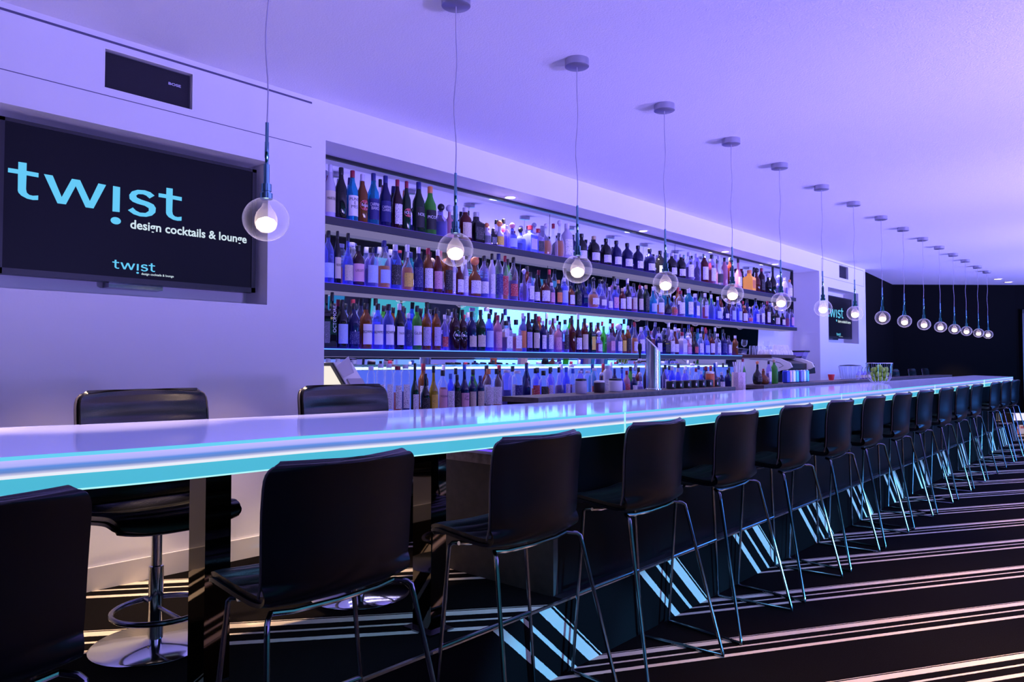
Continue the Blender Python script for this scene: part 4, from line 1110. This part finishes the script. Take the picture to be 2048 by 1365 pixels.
# fruit bowl of wire with limes
BX, BY = -2.20, 8.12
t = thing('wire_fruit_bowl', 'tall chrome wire bowl of limes on the glass counter', 'bowl', (BX, BY, ZC + 0.0005))
prof = [(0.040, 0.006), (0.085, 0.018), (0.110, 0.055), (0.117, 0.11), (0.120, 0.16), (0.125, 0.205)]
for k in range(18):
    a = 2 * PI * k / 18; ob('wire', MB().tube([(r * math.cos(a), r * math.sin(a), z) for r, z in prof], 0.0017, 6), M_chrome, t)
for r, z, nm in ((0.125, 0.205, 'rim'), (0.040, 0.006, 'base_ring')): ob(nm, MB().tube([(r * math.cos(a * PI / 20), r * math.sin(a * PI / 20), z) for a in range(40)], 0.004, 8, closed=True), M_chrome, t)
M_lime = mat('lime_skin', (0.30, 0.50, 0.03), 0.4, bump=0.3, bscale=300, var=0.3)
lm0 = None; kk = 0
for z, n, r in ((0.045, 5, 0.052), (0.092, 6, 0.066), (0.138, 5, 0.060), (0.046, 1, 0), (0.100, 1, 0), (0.165, 2, 0.032)):
    for i in range(n):
        a = 2 * PI * i / n + z * 30; kk += 1
        lvl = {0.045: 'bottom', 0.046: 'bottom', 0.092: 'middle', 0.100: 'middle', 0.138: 'upper', 0.165: 'topmost'}[z]
        side = ['right', 'far right', 'far', 'far left', 'left', 'near left', 'near', 'near right'][int(((a % (2 * PI)) / (2 * PI) * 8)) % 8] if n > 1 else 'centre'
        lab = 'green lime in the wire bowl, %s layer, %s side' % (lvl, side) if n > 1 else 'green lime in the middle of the %s layer of the wire bowl' % lvl
        loc = (BX + r * math.cos(a), BY + r * math.sin(a), ZC + z)
        if lm0 is None:
            lm0 = thing('lime', lab, 'lime', loc, 0, 'limes in the wire bowl'); ob('fruit', MB().sphere((0, 0, 0), 0.0265, 20, 12, 1.10), M_lime, lm0)
            ob('stem_end', MB().sphere((0, 0, 0.031), 0.005, 8, 6), mat('lime_tip', (0.35, 0.4, 0.1), 0.6), lm0)
            lm0.rotation_euler = (1.1, 0.3, 0)
        else:
            q = dup(lm0, loc, label=lab); q.rotation_euler = (rnd.uniform(0, 3), rnd.uniform(0, 3), rnd.uniform(0, 3))
# glass tub with lid, pourer bottles, red cup, by the limes
t = thing('glass_tub', 'ribbed glass tub with a dark lid on the far oak ledge', 'tub', (-2.59, 8.46, LZ))
ob('tub_body', MB().lathe([(0.085, 0), (0.10, 0.02), (0.115, 0.14), (0.118, 0.15)], 28, cap=False), GM['c'], t); ob('tub_lid', MB().lathe([(0.108, 0.15), (0.110, 0.156), (0.02, 0.165)], 28), M_black, t)
for k in range(14):
    a = 2 * PI * k / 14; ob('rib', MB().tube([(0.09 * math.cos(a), 0.09 * math.sin(a), 0.004), (0.116 * math.cos(a), 0.116 * math.sin(a), 0.146)], 0.004, 6), GM['c'], t)
t = thing('red_cup', 'small red cup on the far oak ledge left of the glass tub', 'cup', (-2.59, 7.85, LZ)); ob('cup_body', MB().lathe([(0.022, 0), (0.034, 0.06), (0.034, 0.064)], 16), mat('red_plastic', (0.8, 0.04, 0.05), 0.4), t); ob('cup_stand', MB().lathe([(0.026, -0.0), (0.026, 0.003)], 16), M_white, t)
bt0 = None
for i in range(5):
    loc = (-2.59, 8.76 + i * 0.12, LZ); lab = 'small bitters bottle with pourer right of the glass tub, %s of five from the left' % ordinal(i + 1)
    if bt0 is None:
        bt0 = thing('bitters_bottle', lab, 'bottle', loc, 0, 'small bitters bottles with pourers'); ob('body', MB().lathe([(0.026, 0), (0.028, .004), (0.028, .055), (.012, .075), (.012, .088)], 16), GM['l'], bt0)
        ob('pourer', MB().tube([(0, 0, 0.085), (0, 0, 0.11), (0.006, 0.006, 0.135)], 0.004, 8), M_chrome_d, bt0); ob('label', MB().lathe([(0.0285, 0.012), (0.0285, 0.045)], 16, cap=False), LM['c'], bt0)
    else: dup(bt0, loc, label=lab)

# ------------------------------------------------------------------ shelving with magazines in the far corner
d = math.atan2(1.62, 1.68)
ux, uy = math.cos(d), math.sin(d)
M_lit = emit('lit_header_panel', (0.85, 0.80, 0.98), 1.1)
M_mag = [mat('magazine_a', (0.85, 0.50, 0.16), 0.5, emi=(0.9, 0.45, 0.12), es=0.25), mat('magazine_b', (0.6, 0.16, 0.05), 0.5), mat('magazine_c', (0.75, 0.6, 0.3), 0.5)]  # warm light on the racks put into the first cover as glow
def rack(lab, x, y, w, hz, n):
    t = thing('magazine_rack', lab, 'magazine rack', (x, y, 0), d, 'low magazine racks in the far corner')
    ob('back_board', MB().box(0, w, 0.10, 0.12, 0, hz + 0.12), M_black, t); ob('lower_shelf', MB().box(0, w, -0.12, 0.10, hz - 0.42, hz - 0.40), M_wood, t)
    ob('header_panel', MB().box(0.01, w - 0.01, 0.08, 0.10, hz - 0.02, hz + 0.11), M_lit, t); ob('side', MB().box(-0.02, 0, -0.12, 0.12, 0, hz + 0.12), M_black, t); ob('side', MB().box(w, w + 0.02, -0.12, 0.12, 0, hz + 0.12), M_black, t)
    for i in range(n):
        m = thing('magazine', 'magazine standing in the %s, %s from the left' % (lab.split(',')[0], ordinal(i + 1)), 'magazine', (x + ux * (w * (i + .1) / n) , y + uy * (w * (i + .1) / n), hz - 0.399), d, 'magazines in the far corner racks')
        ob('cover', MB().box(0, w / n * 0.8, 0.03, 0.05, 0, 0.30), M_mag[i % 3], m); ob('title_band', MB().box(0.01, w / n * 0.78, 0.0285, 0.0299, 0.24, 0.28), M_paper if i % 2 else M_mag[1], m)
rack('left low rack before the dark far wall, with lit header', -2.52, 15.20, 0.36, 0.26, 3)
rack('right low rack before the dark far wall, with lit header', -2.10, 15.62, 0.42, 0.26, 4)
spot('added_rack_spot', (-2.3, 14.6, 2.66), 260, (1.0, 0.62, 0.30), 50, (-0.1, 0.25, -1))  # unseen spot added to warm the racks
print('bottles', nb, 'objects', len(bpy.data.objects))
